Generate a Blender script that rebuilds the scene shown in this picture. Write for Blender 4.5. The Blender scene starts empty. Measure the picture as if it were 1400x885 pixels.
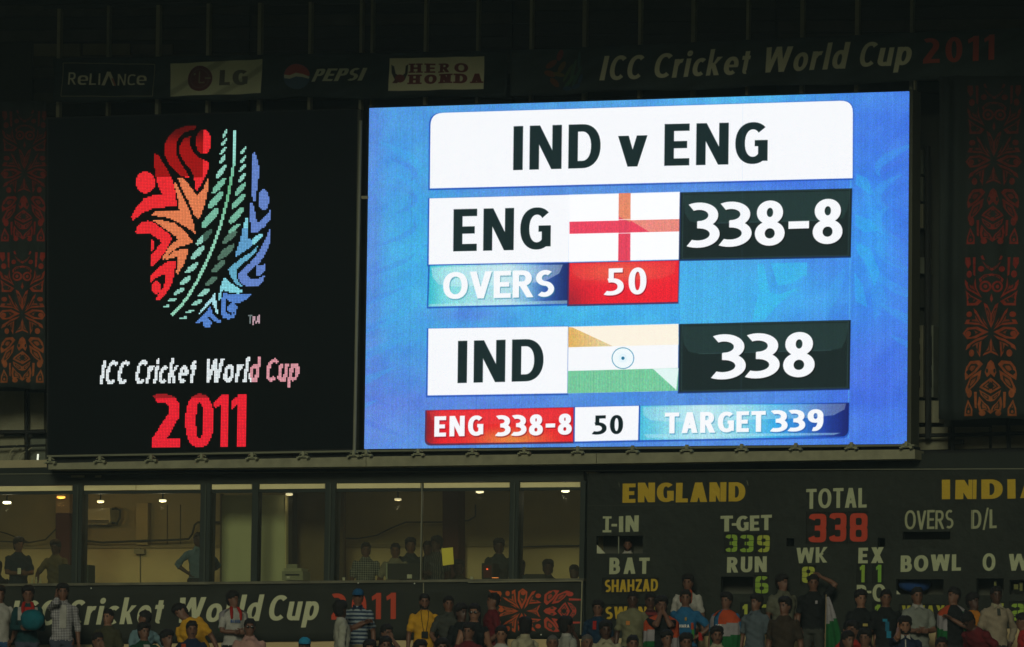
import bpy, math, random
import numpy as np
from mathutils import Matrix, Vector
random.seed(7); RNG = np.random.default_rng(7)
S = bpy.context.scene
COL = S.collection
# ------------------------------------------------------------------ camera
F_PX = 7893.0; CX, CY = 700.0, 442.5
PITCH, ROLL = math.radians(4.735), 0.0129
CAM = np.array([0.0, 0.0, 1.6])
fwd = np.array([0, math.cos(PITCH), math.sin(PITCH)]); up0 = np.array([0, -math.sin(PITCH), math.cos(PITCH)])
r0 = np.array([1.0, 0, 0])
RT = math.cos(ROLL) * r0 + math.sin(ROLL) * up0
UP = -math.sin(ROLL) * r0 + math.cos(ROLL) * up0
cam = bpy.data.cameras.new('camera'); cam_o = bpy.data.objects.new('camera', cam); COL.objects.link(cam_o)
cam.sensor_width = 36; cam.lens = F_PX / 1400 * 36; cam.clip_start = 1; cam.clip_end = 2000
m = Matrix(((RT[0], UP[0], -fwd[0], CAM[0]), (RT[1], UP[1], -fwd[1], CAM[1]), (RT[2], UP[2], -fwd[2], CAM[2]), (0, 0, 0, 1)))
cam_o.matrix_world = m
S.camera = cam_o
# ------------------------------------------------------------------ world, light, exposure
SUN_EL, SUN_AZ = math.radians(18), math.radians(186)      # stadium floodlights stand behind the camera
w = bpy.data.worlds.new('World'); S.world = w; w.use_nodes = True
nt = w.node_tree; bg = nt.nodes['Background']
sky = nt.nodes.new('ShaderNodeTexSky'); sky.sky_type = 'NISHITA'; sky.sun_disc = False
sky.sun_elevation = SUN_EL; sky.sun_rotation = SUN_AZ
nt.links.new(sky.outputs[0], bg.inputs[0]); bg.inputs[1].default_value = 0.010
sl = bpy.data.lights.new('floodlight', 'SUN'); so = bpy.data.objects.new('floodlight', sl); COL.objects.link(so)
sl.energy = 1.15; sl.angle = math.radians(12.5); sl.color = (1.0, .98, 0.73)
sd = Vector((math.sin(SUN_AZ) * math.cos(SUN_EL), math.cos(SUN_AZ) * math.cos(SUN_EL), math.sin(SUN_EL)))
so.rotation_euler = sd.to_track_quat('Z', 'Y').to_euler()
so.location = (-8, -60, 30)
S.view_settings.view_transform = 'Standard'; S.view_settings.look = 'None'
S.view_settings.exposure = 0; S.view_settings.gamma = 1
S.render.engine = 'CYCLES'
S.cycles.max_bounces = 5; S.cycles.transparent_max_bounces = 8; S.cycles.use_denoising = True

def lin(c):
    c = np.asarray(c, float)
    return np.where(c <= .04045, c / 12.92, ((c + .055) / 1.055) ** 2.4)
def srgb(c):
    c = np.clip(np.asarray(c, float), 0, 1)
    return np.where(c <= .0031308, c * 12.92, 1.055 * c ** (1 / 2.4) - .055)
# ------------------------------------------------------------------ real planes the things stand in
class Plane:
    def __init__(s, yaw, y0):
        s.yaw = math.radians(yaw)
        d = fwd; t = y0 / d[1]; p = CAM + d * t
        s.O = np.array([p[0], y0, 0.0])
        s.u = np.array([math.cos(s.yaw), -math.sin(s.yaw), 0]); s.n = np.array([math.sin(s.yaw), math.cos(s.yaw), 0])
    def hit(s, px, py, d=0.0):
        px = np.asarray(px, float); py = np.asarray(py, float)
        R = fwd * F_PX + (px - CX)[..., None] * RT - (py - CY)[..., None] * UP
        t = (np.dot(s.O + s.n * d - CAM, s.n)) / (R @ s.n)
        P = CAM + R * t[..., None]
        return (P - s.O) @ s.u, P[..., 2]
    def loc(s, px, py, d=0.0):
        u, z = s.hit(px, py, d); return (float(u), d, float(z))
    def world(s, u, d, z):
        return s.O + s.u * u + s.n * d + np.array([0, 0, z])
A = Plane(20, 90.0)
B = Plane(21, 90.3)
# ------------------------------------------------------------------ materials
MATS = {}
def mat(name, c, rough=.8, metal=0, noise=.12, nscale=3.0, bump=0.0, spec=.3, bscale=40):
    if name in MATS: return MATS[name]
    M = bpy.data.materials.new(name); M.use_nodes = True; t = M.node_tree; b = t.nodes['Principled BSDF']
    b.inputs['Roughness'].default_value = rough; b.inputs['Metallic'].default_value = metal
    b.inputs['Specular IOR Level'].default_value = spec
    tc = t.nodes.new('ShaderNodeTexCoord'); nz = t.nodes.new('ShaderNodeTexNoise')
    nz.inputs['Scale'].default_value = nscale; nz.inputs['Detail'].default_value = 6
    t.links.new(tc.outputs['Object'], nz.inputs['Vector'])
    mx = t.nodes.new('ShaderNodeMix'); mx.data_type = 'RGBA'
    mx.inputs['A'].default_value = (*[v * (1 - noise * 1.6) for v in c], 1); mx.inputs['B'].default_value = (*[min(1, v * (1 + noise * 1.6)) for v in c], 1)
    t.links.new(nz.outputs['Fac'], mx.inputs['Factor']); t.links.new(mx.outputs['Result'], b.inputs['Base Color'])
    if bump:
        n2 = t.nodes.new('ShaderNodeTexNoise'); n2.inputs['Scale'].default_value = bscale
        bp = t.nodes.new('ShaderNodeBump'); bp.inputs['Strength'].default_value = bump; bp.inputs['Distance'].default_value = .02
        t.links.new(tc.outputs['Object'], n2.inputs['Vector']); t.links.new(n2.outputs['Fac'], bp.inputs['Height']); t.links.new(bp.outputs['Normal'], b.inputs['Normal'])
    MATS[name] = M; return M
def emat(name, c, e):
    if name in MATS: return MATS[name]
    M = bpy.data.materials.new(name); M.use_nodes = True; b = M.node_tree.nodes['Principled BSDF']
    b.inputs['Base Color'].default_value = (*c, 1); b.inputs['Emission Color'].default_value = (*c, 1); b.inputs['Emission Strength'].default_value = e
    MATS[name] = M; return M
def cloth_mat(name, c1, c2=None, kind='plain', sc=30):
    """woven cloth; stripes and checks are woven colours"""
    if name in MATS: return MATS[name]
    M = bpy.data.materials.new(name); M.use_nodes = True; t = M.node_tree; b = t.nodes['Principled BSDF']
    b.inputs['Roughness'].default_value = .9; b.inputs['Specular IOR Level'].default_value = .15
    tc = t.nodes.new('ShaderNodeTexCoord'); sp = t.nodes.new('ShaderNodeSeparateXYZ'); t.links.new(tc.outputs['Object'], sp.inputs[0])
    nz = t.nodes.new('ShaderNodeTexNoise'); nz.inputs['Scale'].default_value = 9; t.links.new(tc.outputs['Object'], nz.inputs['Vector'])
    def sq(out, s, th):
        a = t.nodes.new('ShaderNodeMath'); a.operation = 'MULTIPLY'; a.inputs[1].default_value = s; t.links.new(out, a.inputs[0])
        f = t.nodes.new('ShaderNodeMath'); f.operation = 'FRACT'; t.links.new(a.outputs[0], f.inputs[0])
        g = t.nodes.new('ShaderNodeMath'); g.operation = 'GREATER_THAN'; g.inputs[1].default_value = th; t.links.new(f.outputs[0], g.inputs[0]); return g.outputs[0]
    base = t.nodes.new('ShaderNodeMix'); base.data_type = 'RGBA'
    base.inputs['A'].default_value = (*c1, 1); base.inputs['B'].default_value = (*(c2 or c1), 1)
    if kind == 'hstripe': t.links.new(sq(sp.outputs[2], sc, .5), base.inputs['Factor'])
    elif kind == 'vstripe': t.links.new(sq(sp.outputs[0], sc, .5), base.inputs['Factor'])
    elif kind == 'check':
        a = t.nodes.new('ShaderNodeMath'); a.operation = 'MULTIPLY_ADD'; a.inputs[1].default_value = .5
        g1 = sq(sp.outputs[0], sc, .5); g2 = sq(sp.outputs[2], sc, .5)
        h = t.nodes.new('ShaderNodeMath'); h.operation = 'MULTIPLY'; h.inputs[1].default_value = .5; t.links.new(g2, h.inputs[0])
        t.links.new(g1, a.inputs[0]); t.links.new(h.outputs[0], a.inputs[2]); t.links.new(a.outputs[0], base.inputs['Factor'])
    else: base.inputs['Factor'].default_value = 0
    mx = t.nodes.new('ShaderNodeMix'); mx.data_type = 'RGBA'; mx.blend_type = 'MULTIPLY'; mx.inputs['Factor'].default_value = .5
    t.links.new(base.outputs['Result'], mx.inputs['A']); t.links.new(nz.outputs['Fac'], mx.inputs['B'])
    t.links.new(mx.outputs['Result'], b.inputs['Base Color'])
    bp = t.nodes.new('ShaderNodeBump'); bp.inputs['Strength'].default_value = .5; bp.inputs['Distance'].default_value = .03
    n2 = t.nodes.new('ShaderNodeTexNoise'); n2.inputs['Scale'].default_value = 7; n2.inputs['Detail'].default_value = 3; n2.inputs['Distortion'].default_value = 1.5
    t.links.new(tc.outputs['Object'], n2.inputs['Vector']); t.links.new(n2.outputs['Fac'], bp.inputs['Height']); t.links.new(bp.outputs['Normal'], b.inputs['Normal'])
    MATS[name] = M; return M
def img_mat(name, img, emit=0.0, rough=.75, alpha=False, base_black=False, interp='Linear', bump=0):
    M = bpy.data.materials.new(name); M.use_nodes = True; t = M.node_tree; b = t.nodes['Principled BSDF']
    ti = t.nodes.new('ShaderNodeTexImage'); ti.image = img; ti.interpolation = interp; ti.extension = 'EXTEND'
    b.inputs['Roughness'].default_value = rough; b.inputs['Specular IOR Level'].default_value = .2
    if emit:
        b.inputs['Base Color'].default_value = (.003, .004, .0035, 1); b.inputs['Specular IOR Level'].default_value = .04
        t.links.new(ti.outputs[0], b.inputs['Emission Color']); b.inputs['Emission Strength'].default_value = emit
    else:
        t.links.new(ti.outputs[0], b.inputs['Base Color'])
    if alpha: t.links.new(ti.outputs['Alpha'], b.inputs['Alpha'])
    if bump:
        tc = t.nodes.new('ShaderNodeTexCoord'); n2 = t.nodes.new('ShaderNodeTexNoise'); n2.inputs['Scale'].default_value = bump
        bp = t.nodes.new('ShaderNodeBump'); bp.inputs['Strength'].default_value = .5; bp.inputs['Distance'].default_value = .05
        t.links.new(tc.outputs['Object'], n2.inputs['Vector']); t.links.new(n2.outputs['Fac'], bp.inputs['Height']); t.links.new(bp.outputs['Normal'], b.inputs['Normal'])
    return M
def glass():
    if 'glass' in MATS: return MATS['glass']
    M = bpy.data.materials.new('glass'); M.use_nodes = True; t = M.node_tree; t.nodes.clear()
    o = t.nodes.new('ShaderNodeOutputMaterial'); mx = t.nodes.new('ShaderNodeMixShader'); tr = t.nodes.new('ShaderNodeBsdfTransparent'); gl = t.nodes.new('ShaderNodeBsdfGlossy')
    tr.inputs[0].default_value = (.86, .88, .80, 1); gl.inputs['Roughness'].default_value = .05; mx.inputs[0].default_value = .06
    t.links.new(tr.outputs[0], mx.inputs[1]); t.links.new(gl.outputs[0], mx.inputs[2]); t.links.new(mx.outputs[0], o.inputs[0])
    MATS['glass'] = M; return M
# ------------------------------------------------------------------ objects
def tag(o, label=None, cat=None, group=None, kind=None):
    if label: o['label'] = label
    if cat: o['category'] = cat
    if group: o['group'] = group
    if kind: o['kind'] = kind
    return o
def thing(name, label, cat, P, base, group=None, rz=0):
    o = bpy.data.objects.new(name, None); COL.objects.link(o); o.empty_display_size = .2
    o.location = P.world(*base); o.rotation_euler = (0, 0, -P.yaw + rz)
    o['_b'] = list(base)
    return tag(o, label, cat, group)
class MB:
    def __init__(s): s.v = []; s.f = []; s.mi = []; s.uv = None
    def add(s, vs, fs, mi=0):
        k = len(s.v); s.v += [tuple(map(float, v)) for v in vs]; s.f += [tuple(i + k for i in f) for f in fs]; s.mi += [mi] * len(fs); return s
    def box(s, u0, u1, d0, d1, z0, z1, mi=0):
        vs = [(u0, d0, z0), (u1, d0, z0), (u1, d1, z0), (u0, d1, z0), (u0, d0, z1), (u1, d0, z1), (u1, d1, z1), (u0, d1, z1)]
        return s.add(vs, [(0, 1, 5, 4), (1, 2, 6, 5), (2, 3, 7, 6), (3, 0, 4, 7), (4, 5, 6, 7), (3, 2, 1, 0)], mi)
    def slab(s, P, pts, d0, d1, mi=0, bev=0):
        """a real slab whose front outline is measured on plane P at depth d0"""
        pts = np.array(pts, float); u, z = P.hit(pts[:, 0], pts[:, 1], d0); n = len(pts)
        vs = [(u[i], d0, z[i]) for i in range(n)] + [(u[i], d1, z[i]) for i in range(n)]
        fs = [tuple(range(n - 1, -1, -1)), tuple(range(n, 2 * n))] + [(i, (i + 1) % n, n + (i + 1) % n, n + i) for i in range(n)]
        return s.add(vs, fs, mi)
    def rect(s, P, x0, y0, x1, y1, d0, d1, mi=0):
        return s.slab(P, [(x0, y0), (x1, y0), (x1, y1), (x0, y1)], d0, d1, mi)
    def tube(s, pts, rad, n=8, mi=0, cap=True):
        pts = [Vector(p) for p in pts]; rad = rad if isinstance(rad, (list, tuple)) else [rad] * len(pts)
        rings = []; prev = None
        for i, p in enumerate(pts):
            t = (pts[min(i + 1, len(pts) - 1)] - pts[max(i - 1, 0)]).normalized()
            a = prev if prev is not None else (Vector((0, 0, 1)) if abs(t.z) < .9 else Vector((1, 0, 0)))
            x = (a - t * a.dot(t)).normalized(); prev = x; y = t.cross(x)
            rings.append([p + (x * math.cos(2 * math.pi * k / n) + y * math.sin(2 * math.pi * k / n)) * rad[i] for k in range(n)])
        vs = [v for r in rings for v in r]; fs = []
        for i in range(len(rings) - 1):
            for k in range(n): fs.append((i * n + k, i * n + (k + 1) % n, (i + 1) * n + (k + 1) % n, (i + 1) * n + k))
        if cap: fs += [tuple(range(n - 1, -1, -1)), tuple((len(rings) - 1) * n + k for k in range(n))]
        return s.add(vs, fs, mi)
    def lathe(s, c, prof, n=16, mi=0):
        vs = []; fs = []
        for r, z in prof: vs += [(c[0] + r * math.cos(2 * math.pi * k / n), c[1] + r * math.sin(2 * math.pi * k / n), c[2] + z) for k in range(n)]
        for i in range(len(prof) - 1):
            for k in range(n): fs.append((i * n + k, i * n + (k + 1) % n, (i + 1) * n + (k + 1) % n, (i + 1) * n + k))
        fs += [tuple(range(n - 1, -1, -1)), tuple((len(prof) - 1) * n + k for k in range(n))]
        return s.add(vs, fs, mi)
    def build(s, name, mats, parent=None, P=None, base=None, smooth=False, uvrect=None):
        """vertices are in plane coordinates; the mesh is stored relative to its thing's base"""
        b = list(parent['_b']) if (parent is not None and '_b' in parent) else (list(base) if base is not None else [0, 0, 0])
        me = bpy.data.meshes.new(name)
        V = np.array(s.v) - np.array(b)
        me.from_pydata(V.tolist(), [], s.f)
        for mm in (mats if isinstance(mats, (list, tuple)) else [mats]): me.materials.append(mm)
        me.polygons.foreach_set('material_index', s.mi)
        if smooth: me.polygons.foreach_set('use_smooth', [True] * len(s.f))
        if uvrect:
            u0, u1, z0, z1 = uvrect; uvl = me.uv_layers.new(name='UVMap'); li = np.zeros(len(me.loops), int); me.loops.foreach_get('vertex_index', li)
            Q = np.array(s.v)[li]; uv = np.stack([(Q[:, 0] - u0) / (u1 - u0), (Q[:, 2] - z0) / (z1 - z0)], 1); uvl.data.foreach_set('uv', uv.ravel())
        me.update()
        o = bpy.data.objects.new(name, me); COL.objects.link(o); o['_b'] = b
        if parent is not None: o.parent = parent
        elif P is not None: o.location = P.world(*b); o.rotation_euler = (0, 0, -P.yaw)
        return o
def link_copy(o, name, loc=None, parent=None):
    c = o.copy(); COL.objects.link(c); c.name = name
    if parent is not None: c.parent = parent
    if loc is not None: c.location = loc
    return c
# ------------------------------------------------------------------ flat print: a small painter (lettering, emblems, cloth patterns)
class Canvas:
    def __init__(s, P, corners, W, H, bg_, d=0.0, pad=None):
        """corners: photo-measured outline of the real panel; canvas covers its bounding rectangle in plane metres"""
        c = np.array(corners, float); u, z = P.hit(c[:, 0], c[:, 1], d)
        s.P = P; s.d = d; s.u0, s.u1, s.z0, s.z1 = u.min(), u.max(), z.min(), z.max()
        s.hard = False; s.W, s.H = W, H; s.a = np.ones((H, W, 4)); s.a[..., :3] = bg_
        q = np.array([(c[:, 0].min(), c[:, 1].min()), (c[:, 0].max(), c[:, 1].min()), (c[:, 0].max(), c[:, 1].max()), (c[:, 0].min(), c[:, 1].max())])
        t = s._m(q); Am = []; bb = []
        for (x, y), (X, Y) in zip(t, q):
            Am += [[x, y, 1, 0, 0, 0, -X * x, -X * y], [0, 0, 0, x, y, 1, -Y * x, -Y * y]]; bb += [X, Y]
        s.Hi = np.append(np.linalg.solve(np.array(Am), np.array(bb)), 1).reshape(3, 3)
        s.rect = (s.u0, s.u1, s.z0, s.z1)
    def _m(s, p):
        p = np.asarray(p, float); u, z = s.P.hit(p[:, 0], p[:, 1], s.d)
        return np.stack([(u - s.u0) / (s.u1 - s.u0) * s.W, (s.z1 - z) / (s.z1 - s.z0) * s.H], 1)
    def inv(s, X, Y):
        h = s.Hi; w_ = h[2, 0] * X + h[2, 1] * Y + h[2, 2]
        return (h[0, 0] * X + h[0, 1] * Y + h[0, 2]) / w_, (h[1, 0] * X + h[1, 1] * Y + h[1, 2]) / w_
    def grid(s):
        Y, X = np.mgrid[0:s.H, 0:s.W]; return s.inv(X + .5, Y + .5)
    def mask(s, polys):
        pp = [s._m(p) for p in polys]; al = np.concatenate(pp)
        x0, y0 = np.floor(al.min(0) - 2).astype(int); x1, y1 = np.ceil(al.max(0) + 2).astype(int)
        x0, y0 = max(0, x0), max(0, y0); x1, y1 = min(s.W, x1), min(s.H, y1)
        if x1 <= x0 or y1 <= y0: return None
        M = np.zeros((y1 - y0, x1 - x0))
        for p in pp:
            a0, b0 = np.floor(p.min(0) - 1.5).astype(int); a1, b1 = np.ceil(p.max(0) + 1.5).astype(int)
            a0, b0 = max(x0, a0), max(y0, b0); a1, b1 = min(x1, a1), min(y1, b1)
            if a1 <= a0 or b1 <= b0: continue
            Y, X = np.mgrid[b0:b1, a0:a1] + .5
            d2 = np.full(X.shape, 1e9); ins = np.zeros(X.shape, bool); n = len(p)
            for i in range(n):
                ax, ay = p[i]; bx, by = p[(i + 1) % n]; ex, ey = bx - ax, by - ay; L = ex * ex + ey * ey
                if L < 1e-12: continue
                t = np.clip(((X - ax) * ex + (Y - ay) * ey) / L, 0, 1)
                d2 = np.minimum(d2, (X - ax - t * ex) ** 2 + (Y - ay - t * ey) ** 2)
                if ay != by: ins ^= ((ay > Y) != (by > Y)) & (X < (bx - ax) * (Y - ay) / (by - ay) + ax)
            d = np.sqrt(d2); a = np.clip(.5 + np.where(ins, d, -d), 0, 1)
            sub = M[b0 - y0:b1 - y0, a0 - x0:a1 - x0]; np.maximum(sub, a, out=sub)
        return M, x0, y0, x1, y1
    def fill(s, polys, col, al=1.0, clip=None):
        r = s.mask(polys)
        if r is None: return
        M, x0, y0, x1, y1 = r
        if s.hard: M = (M > .4).astype(float)
        if callable(col) or callable(al):
            Y, X = np.mgrid[y0:y1, x0:x1] + .5; gx, gy = s.inv(X, Y)
        c = col(gx, gy) if callable(col) else np.array(col, float)
        if callable(al): M = M * al(gx, gy)
        else: M = M * al
        s.a[y0:y1, x0:x1, :3] += (c - s.a[y0:y1, x0:x1, :3]) * M[..., None]
        s.a[y0:y1, x0:x1, 3] = np.maximum(s.a[y0:y1, x0:x1, 3], M)
    def poly(s, pts, col, al=1.0): s.fill([pts], col, al)
    def ell(s, cx, cy, rx, ry, col, al=1.0, rot=0, n=28):
        t = np.linspace(0, 2 * np.pi, n, endpoint=False); c, q = math.cos(rot), math.sin(rot)
        x, y = rx * np.cos(t), ry * np.sin(t); s.fill([np.stack([cx + x * c - y * q, cy + x * q + y * c], 1)], col, al)
    def line(s, pts, wd, col, al=1.0):
        pts = np.array(pts, float); T = np.gradient(pts, axis=0); T /= np.linalg.norm(T, axis=1)[:, None] + 1e-9
        N = np.stack([-T[:, 1], T[:, 0]], 1); wd = np.broadcast_to(np.asarray(wd, float), (len(pts),))[:, None]
        s.fill([np.concatenate([pts + N * wd / 2, (pts - N * wd / 2)[::-1]])], col, al)
    def text(me_, st, x0, y0, x1, y1, cap, col, al=1.0, **kw):
        me_.fill(text_polys(st, x0, y0, x1, y1, cap, **kw), col, al)
    def image(s, name, alpha=False):
        im = bpy.data.images.new(name, s.W, s.H, alpha=alpha, float_buffer=False)
        a = np.clip(s.a, 0, 1)[::-1].astype(np.float32).copy()
        if not alpha: a[..., 3] = 1
        im.pixels.foreach_set(a.ravel()); im.update(); im.pack(); return im
# glyphs: cap height 1, y up; s = stem, h = crossbar thickness
def glyph(ch, s, h, n=2.2, serif=False, xh=.74):
    P = []
    def box(a, b, c, d): P.append([(a, b), (c, b), (c, d), (a, d)])
    def stem(x, y0=0, y1=1):
        box(x, y0, x + s, y1)
        if serif: box(x - .1, 0, x + s + .1, h * .75); box(x - .1, 1 - h * .75, x + s + .1, 1)
    def band(cx, cy, rx, ry, a0, a1, tx=s, ty=h, k=n):
        m_ = max(6, int(abs(a1 - a0) / 9)); t = np.radians(np.linspace(a0, a1, m_)); c, q = np.cos(t), np.sin(t)
        e = 2 / k; X = np.sign(c) * abs(c) ** e; Y = np.sign(q) * abs(q) ** e
        P.append(list(zip(cx + rx * X, cy + ry * Y)) + list(zip(cx + (rx - tx) * X, cy + (ry - ty) * Y))[::-1])
    def ring(cx, cy, rx, ry, tx=s, ty=h): band(cx, cy, rx, ry, -5, 185, tx, ty); band(cx, cy, rx, ry, 175, 365, tx, ty)
    def bowl(x0, cx, xr, y0, y1, tx=s):
        box(x0, y1 - h, cx + .01, y1); box(x0, y0, cx + .01, y0 + h); band(cx, (y0 + y1) / 2, xr - cx, (y1 - y0) / 2, -91, 91, tx, h)
    g = s * 1.08
    if ch == ' ': return .34, []
    if ch == 'I': stem(0 if not serif else .1); return (s if not serif else s + .2), P
    if ch == 'J': box(.3, .2, .3 + s, 1); band(.15 + s / 2, .22, .15 + s / 2, .22, 180, 360); return .3 + s, P
    if ch == 'Ŧ': box(.15, 0, .15 + s, 1); box(0, 0, .3 + s, h * .7); box(0, 1 - h * .7, .3 + s, 1); return .3 + s, P
    if ch in 'AΛ':
        w_ = .7; P.append([(0, 0), (g, 0), (w_ / 2 + s * .5, 1), (w_ / 2 - s * .55, 1)]); P.append([(w_, 0), (w_ - g, 0), (w_ / 2 - s * .5, 1), (w_ / 2 + s * .55, 1)])
        if ch == 'A': box(w_ * .2, .22, w_ * .8, .22 + h)
        if serif: box(-.07, 0, g + .07, h * .75); box(w_ - g - .07, 0, w_ + .07, h * .75)
        return w_, P
    if ch == 'B': stem(0); bowl(s * .5, .3, .57, .5 - h / 2, 1); bowl(s * .5, .32, .62, 0, .5 + h / 2); return .62, P
    if ch == 'C': band(.37, .5, .37, .5, 47, 313); return .62, P
    if ch == 'D': stem(0); bowl(s * .5, .3, .7, 0, 1); return .7, P
    if ch == 'E': stem(0); box(s * .5, 0, .54, h); box(s * .5, 1 - h, .54, 1); box(s * .5, .5 - h / 2, .49, .5 + h / 2); return .54, P
    if ch == 'G': band(.38, .5, .38, .5, 47, 322); box(.7 - s, .07, .7, .5); box(.42, .5 - h * .45, .7, .5 + h * .4); return .7, P
    if ch == 'H': stem(0); stem(.68 - s); box(s * .5, .5 - h / 2, .68 - s * .5, .5 + h / 2); return .68, P
    if ch == 'K': stem(0); P.append([(s * .8, .36), (.46, 1), (.46 + g, 1), (s * .9, .34)]); P.append([(s * .8, .56), (s * 1.2, .62), (.68, 0), (.68 - g * 1.1, 0), (s * .8, .5)]); P.append([(s*.8, .32), (s*.8, .52), (s*1.7, .72), (s*2.1, .55)]); return .68, P
    if ch == 'L': stem(0); box(s * .5, 0, .5, h); return .5, P
    if ch == 'N': stem(0); stem(.7 - s); P.append([(0, 1), (g, 1), (.7, 0), (.7 - g, 0)]); return .7, P
    if ch == 'O': ring(.39, .5, .39, .5); return .78, P
    if ch == '0': ring(.285, .5, .285, .5); return .57, P
    if ch == 'P': stem(0); bowl(s * .5, .3, .6, .42, 1); return .6, P
    if ch == 'R': stem(0); bowl(s * .5, .3, .6, .42, 1); P.append([(.2, .46), (.2 + g, .5), (.66, 0), (.66 - g, 0)]); return .66, P
    if ch == 'S':
        r_ = .25 + h / 4; band(.31, 1 - r_, .30, r_, 48, 275, s * .95, h, 2.0); band(.28, r_, .31, r_, -132, 95, s * .95, h, 2.0)
        return .57, P
    if ch == 'T': box(0, 1 - h, .62, 1); box(.31 - s / 2, 0, .31 + s / 2, 1); return .62, P
    if ch == 'U': box(0, .3, s, 1); box(.66 - s, .3, .66, 1); band(.33, .33, .33, .33, 179, 361); return .66, P
    if ch in 'Vv':
        y = 1 if ch == 'V' else xh; w_ = .7 if ch == 'V' else .66
        P.append([(0, y), (g, y), (w_ / 2 + s * .5, 0), (w_ / 2 - s * .5, 0)]); P.append([(w_, y), (w_ - g, y), (w_ / 2 - s * .5, 0), (w_ / 2 + s * .5, 0)]); return w_, P
    if ch == 'W':
        w_ = 1.04; q = w_ / 4
        for a, b_, y in ((0, q, 0), (2 * q, q, 0), (2 * q, 3 * q, 0), (4 * q, 3 * q, 0)):
            o = s * .5
            P.append([(a - (0 if a == 0 else (g if a == 4 * q else o)), 1), (a + (g if a == 0 else (0 if a == 4 * q else o)), 1), (b_ + o, 0), (b_ - o, 0)])
        return w_, P
    if ch == 'X': P.append([(0, 1), (g * 1.1, 1), (.7, 0), (.7 - g * 1.1, 0)]); P.append([(.7, 1), (.7 - g * 1.1, 1), (0, 0), (g * 1.1, 0)]); return .7, P
    if ch == 'Y': P.append([(0, 1), (g, 1), (.35 + s * .5, .42), (.35 - s * .5, .42)]); P.append([(.7, 1), (.7 - g, 1), (.35 - s * .5, .42), (.35 + s * .5, .42)]); box(.35 - s / 2, 0, .35 + s / 2, .46); return .7, P
    if ch == 'Z': box(0, 0, .6, h); box(0, 1 - h, .6, 1); P.append([(0, h * .8), (.6 - g, 1 - h), (.6, 1 - h * .9), (g, h)]); return .6, P
    if ch == 'M': stem(0); stem(.86 - s); P.append([(0, 1), (g, 1), (.43 + s * .4, .1), (.43 - s * .4, .1)]); P.append([(.86, 1), (.86 - g, 1), (.43 - s * .4, .1), (.43 + s * .4, .1)]); return .86, P
    if ch == '-': box(.01, .36, .41, .36 + h); return .42, P
    if ch == '/': P.append([(0, -.08), (s * .7, -.08), (.42, 1.08), (.42 - s * .7, 1.08)]); return .42, P
    if ch == '1': box(.17, 0, .17 + s, 1); P.append([(0, .86), (.17 + s * .25, 1), (.17 + s * .3, 1 - h * 1.1), (.02, .86 - h * .95)]); return .17 + s, P
    if n > 3.5 and ch in '235689':      # block digits of the hand-worked board
        r = .345; H = .5 + h / 2; q = H / 2; w3 = 2 * r
        if ch == '3': band(r, 1 - q, r, q, 168, -90); band(r, q, r, q, 90, -168); box(.24, .5 - h / 2, w3 * .62, .5 + h / 2)
        if ch == '8': ring(r, 1 - q, r, q); ring(r, q, r, q)
        if ch == '2': band(r, 1 - q, r, q, 168, -90); band(r, q, r, q, 90, 182); box(0, 0, w3, h)
        if ch == '5': box(0, 1 - h, w3, 1); box(0, .5, s, 1); box(s * .5, .5 - h / 2, r, .5 + h / 2); band(r, q, r, q, 90, -168)
        if ch in '69':
            ring(r, q, r, q); band(r, .5, r, .5, 40, 182)
            if ch == '9': P = [[(w3 - x, 1 - y) for x, y in p] for p in P]
        return w3, P
    if ch == '2': band(.19, .70, .36, .30, 118, -22); P.append([(.545, .68), (.53, .56), (s * 1.35, h * .9), (s, 0), (0, 0), (0, h * 1.05), (.55 - s * 1.1, .62), (.55 - s, .72)]); box(0, 0, .57, h); return .57, P
    if ch == '3': q1 = .25 + h * .22; band(.15, 1 - q1, .38, q1, 121, -91); q2 = .25 + h * .28; band(.14, q2, .42, q2, 91, -121); box(.12, .5 - h * .42, .26, .5 + h * .5); return .56, P
    if ch == '5': box(.07, 1 - h, .52, 1); box(.07, .48, .07 + s * .85, 1); band(.14, .32, .42, .32, 103, -120); return .56, P
    if ch in '69':
        ring(.29, .31, .29, .31); band(.34, .5, .34, .5, 78, 200)
        if ch == '9': P = [[(.58 - x, 1 - y) for x, y in p] for p in P]
        return .58, P
    if ch == '8': ring(.29, .735, .255, .265); ring(.29, .275, .29, .275); return .58, P
    if ch == 'c': band(.3, xh / 2, .3, xh / 2, 50, 310); return .5, P
    if ch == 'o': ring(.3, xh / 2, .3, xh / 2); return .6, P
    if ch == 'e': band(.29, xh / 2, .29, xh / 2, -2, 182); band(.29, xh / 2, .29, xh / 2, 178, 312); box(s * .5, xh / 2 - h * .4, .57, xh / 2 + h * .3); return .57, P
    if ch == 'd': ring(.28, xh / 2, .28, xh / 2); box(.56 - s, 0, .56, 1.05); return .56, P
    if ch == 'p': ring(.3, xh / 2, .28, xh / 2); box(0, -.28, s, xh); return .58, P
    if ch == 'i': box(0, 0, s, xh); ring(s / 2, 1 - s * .3, s * .58, s * .58, s * .58, s * .58); return s, P
    if ch == 'l': box(0, 0, s, 1.06); return s, P
    if ch == 'r': box(0, 0, s, xh); band(.33, xh - .3, .33 - s * .1, .3, 80, 172); return .38, P
    if ch == 'u': box(0, .22, s, xh); box(.54 - s, 0, .54, xh); band(.25, .25, .25, .25, 179, 320); return .54, P
    if ch == 'k': box(0, 0, s, 1.06); P.append([(s * .8, .3), (.36, xh), (.36 + g, xh), (s * .9, .24)]); P.append([(s * .8, .5), (s * 1.5, .52), (.56, 0), (.56 - g, 0), (s * .8, .4)]); return .56, P
    if ch == 't': box(.1, .14, .1 + s, .92); box(0, xh - h, .36, xh); band(.1 + .17, .17, .17, .17, 180, 285); return .38, P
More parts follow.
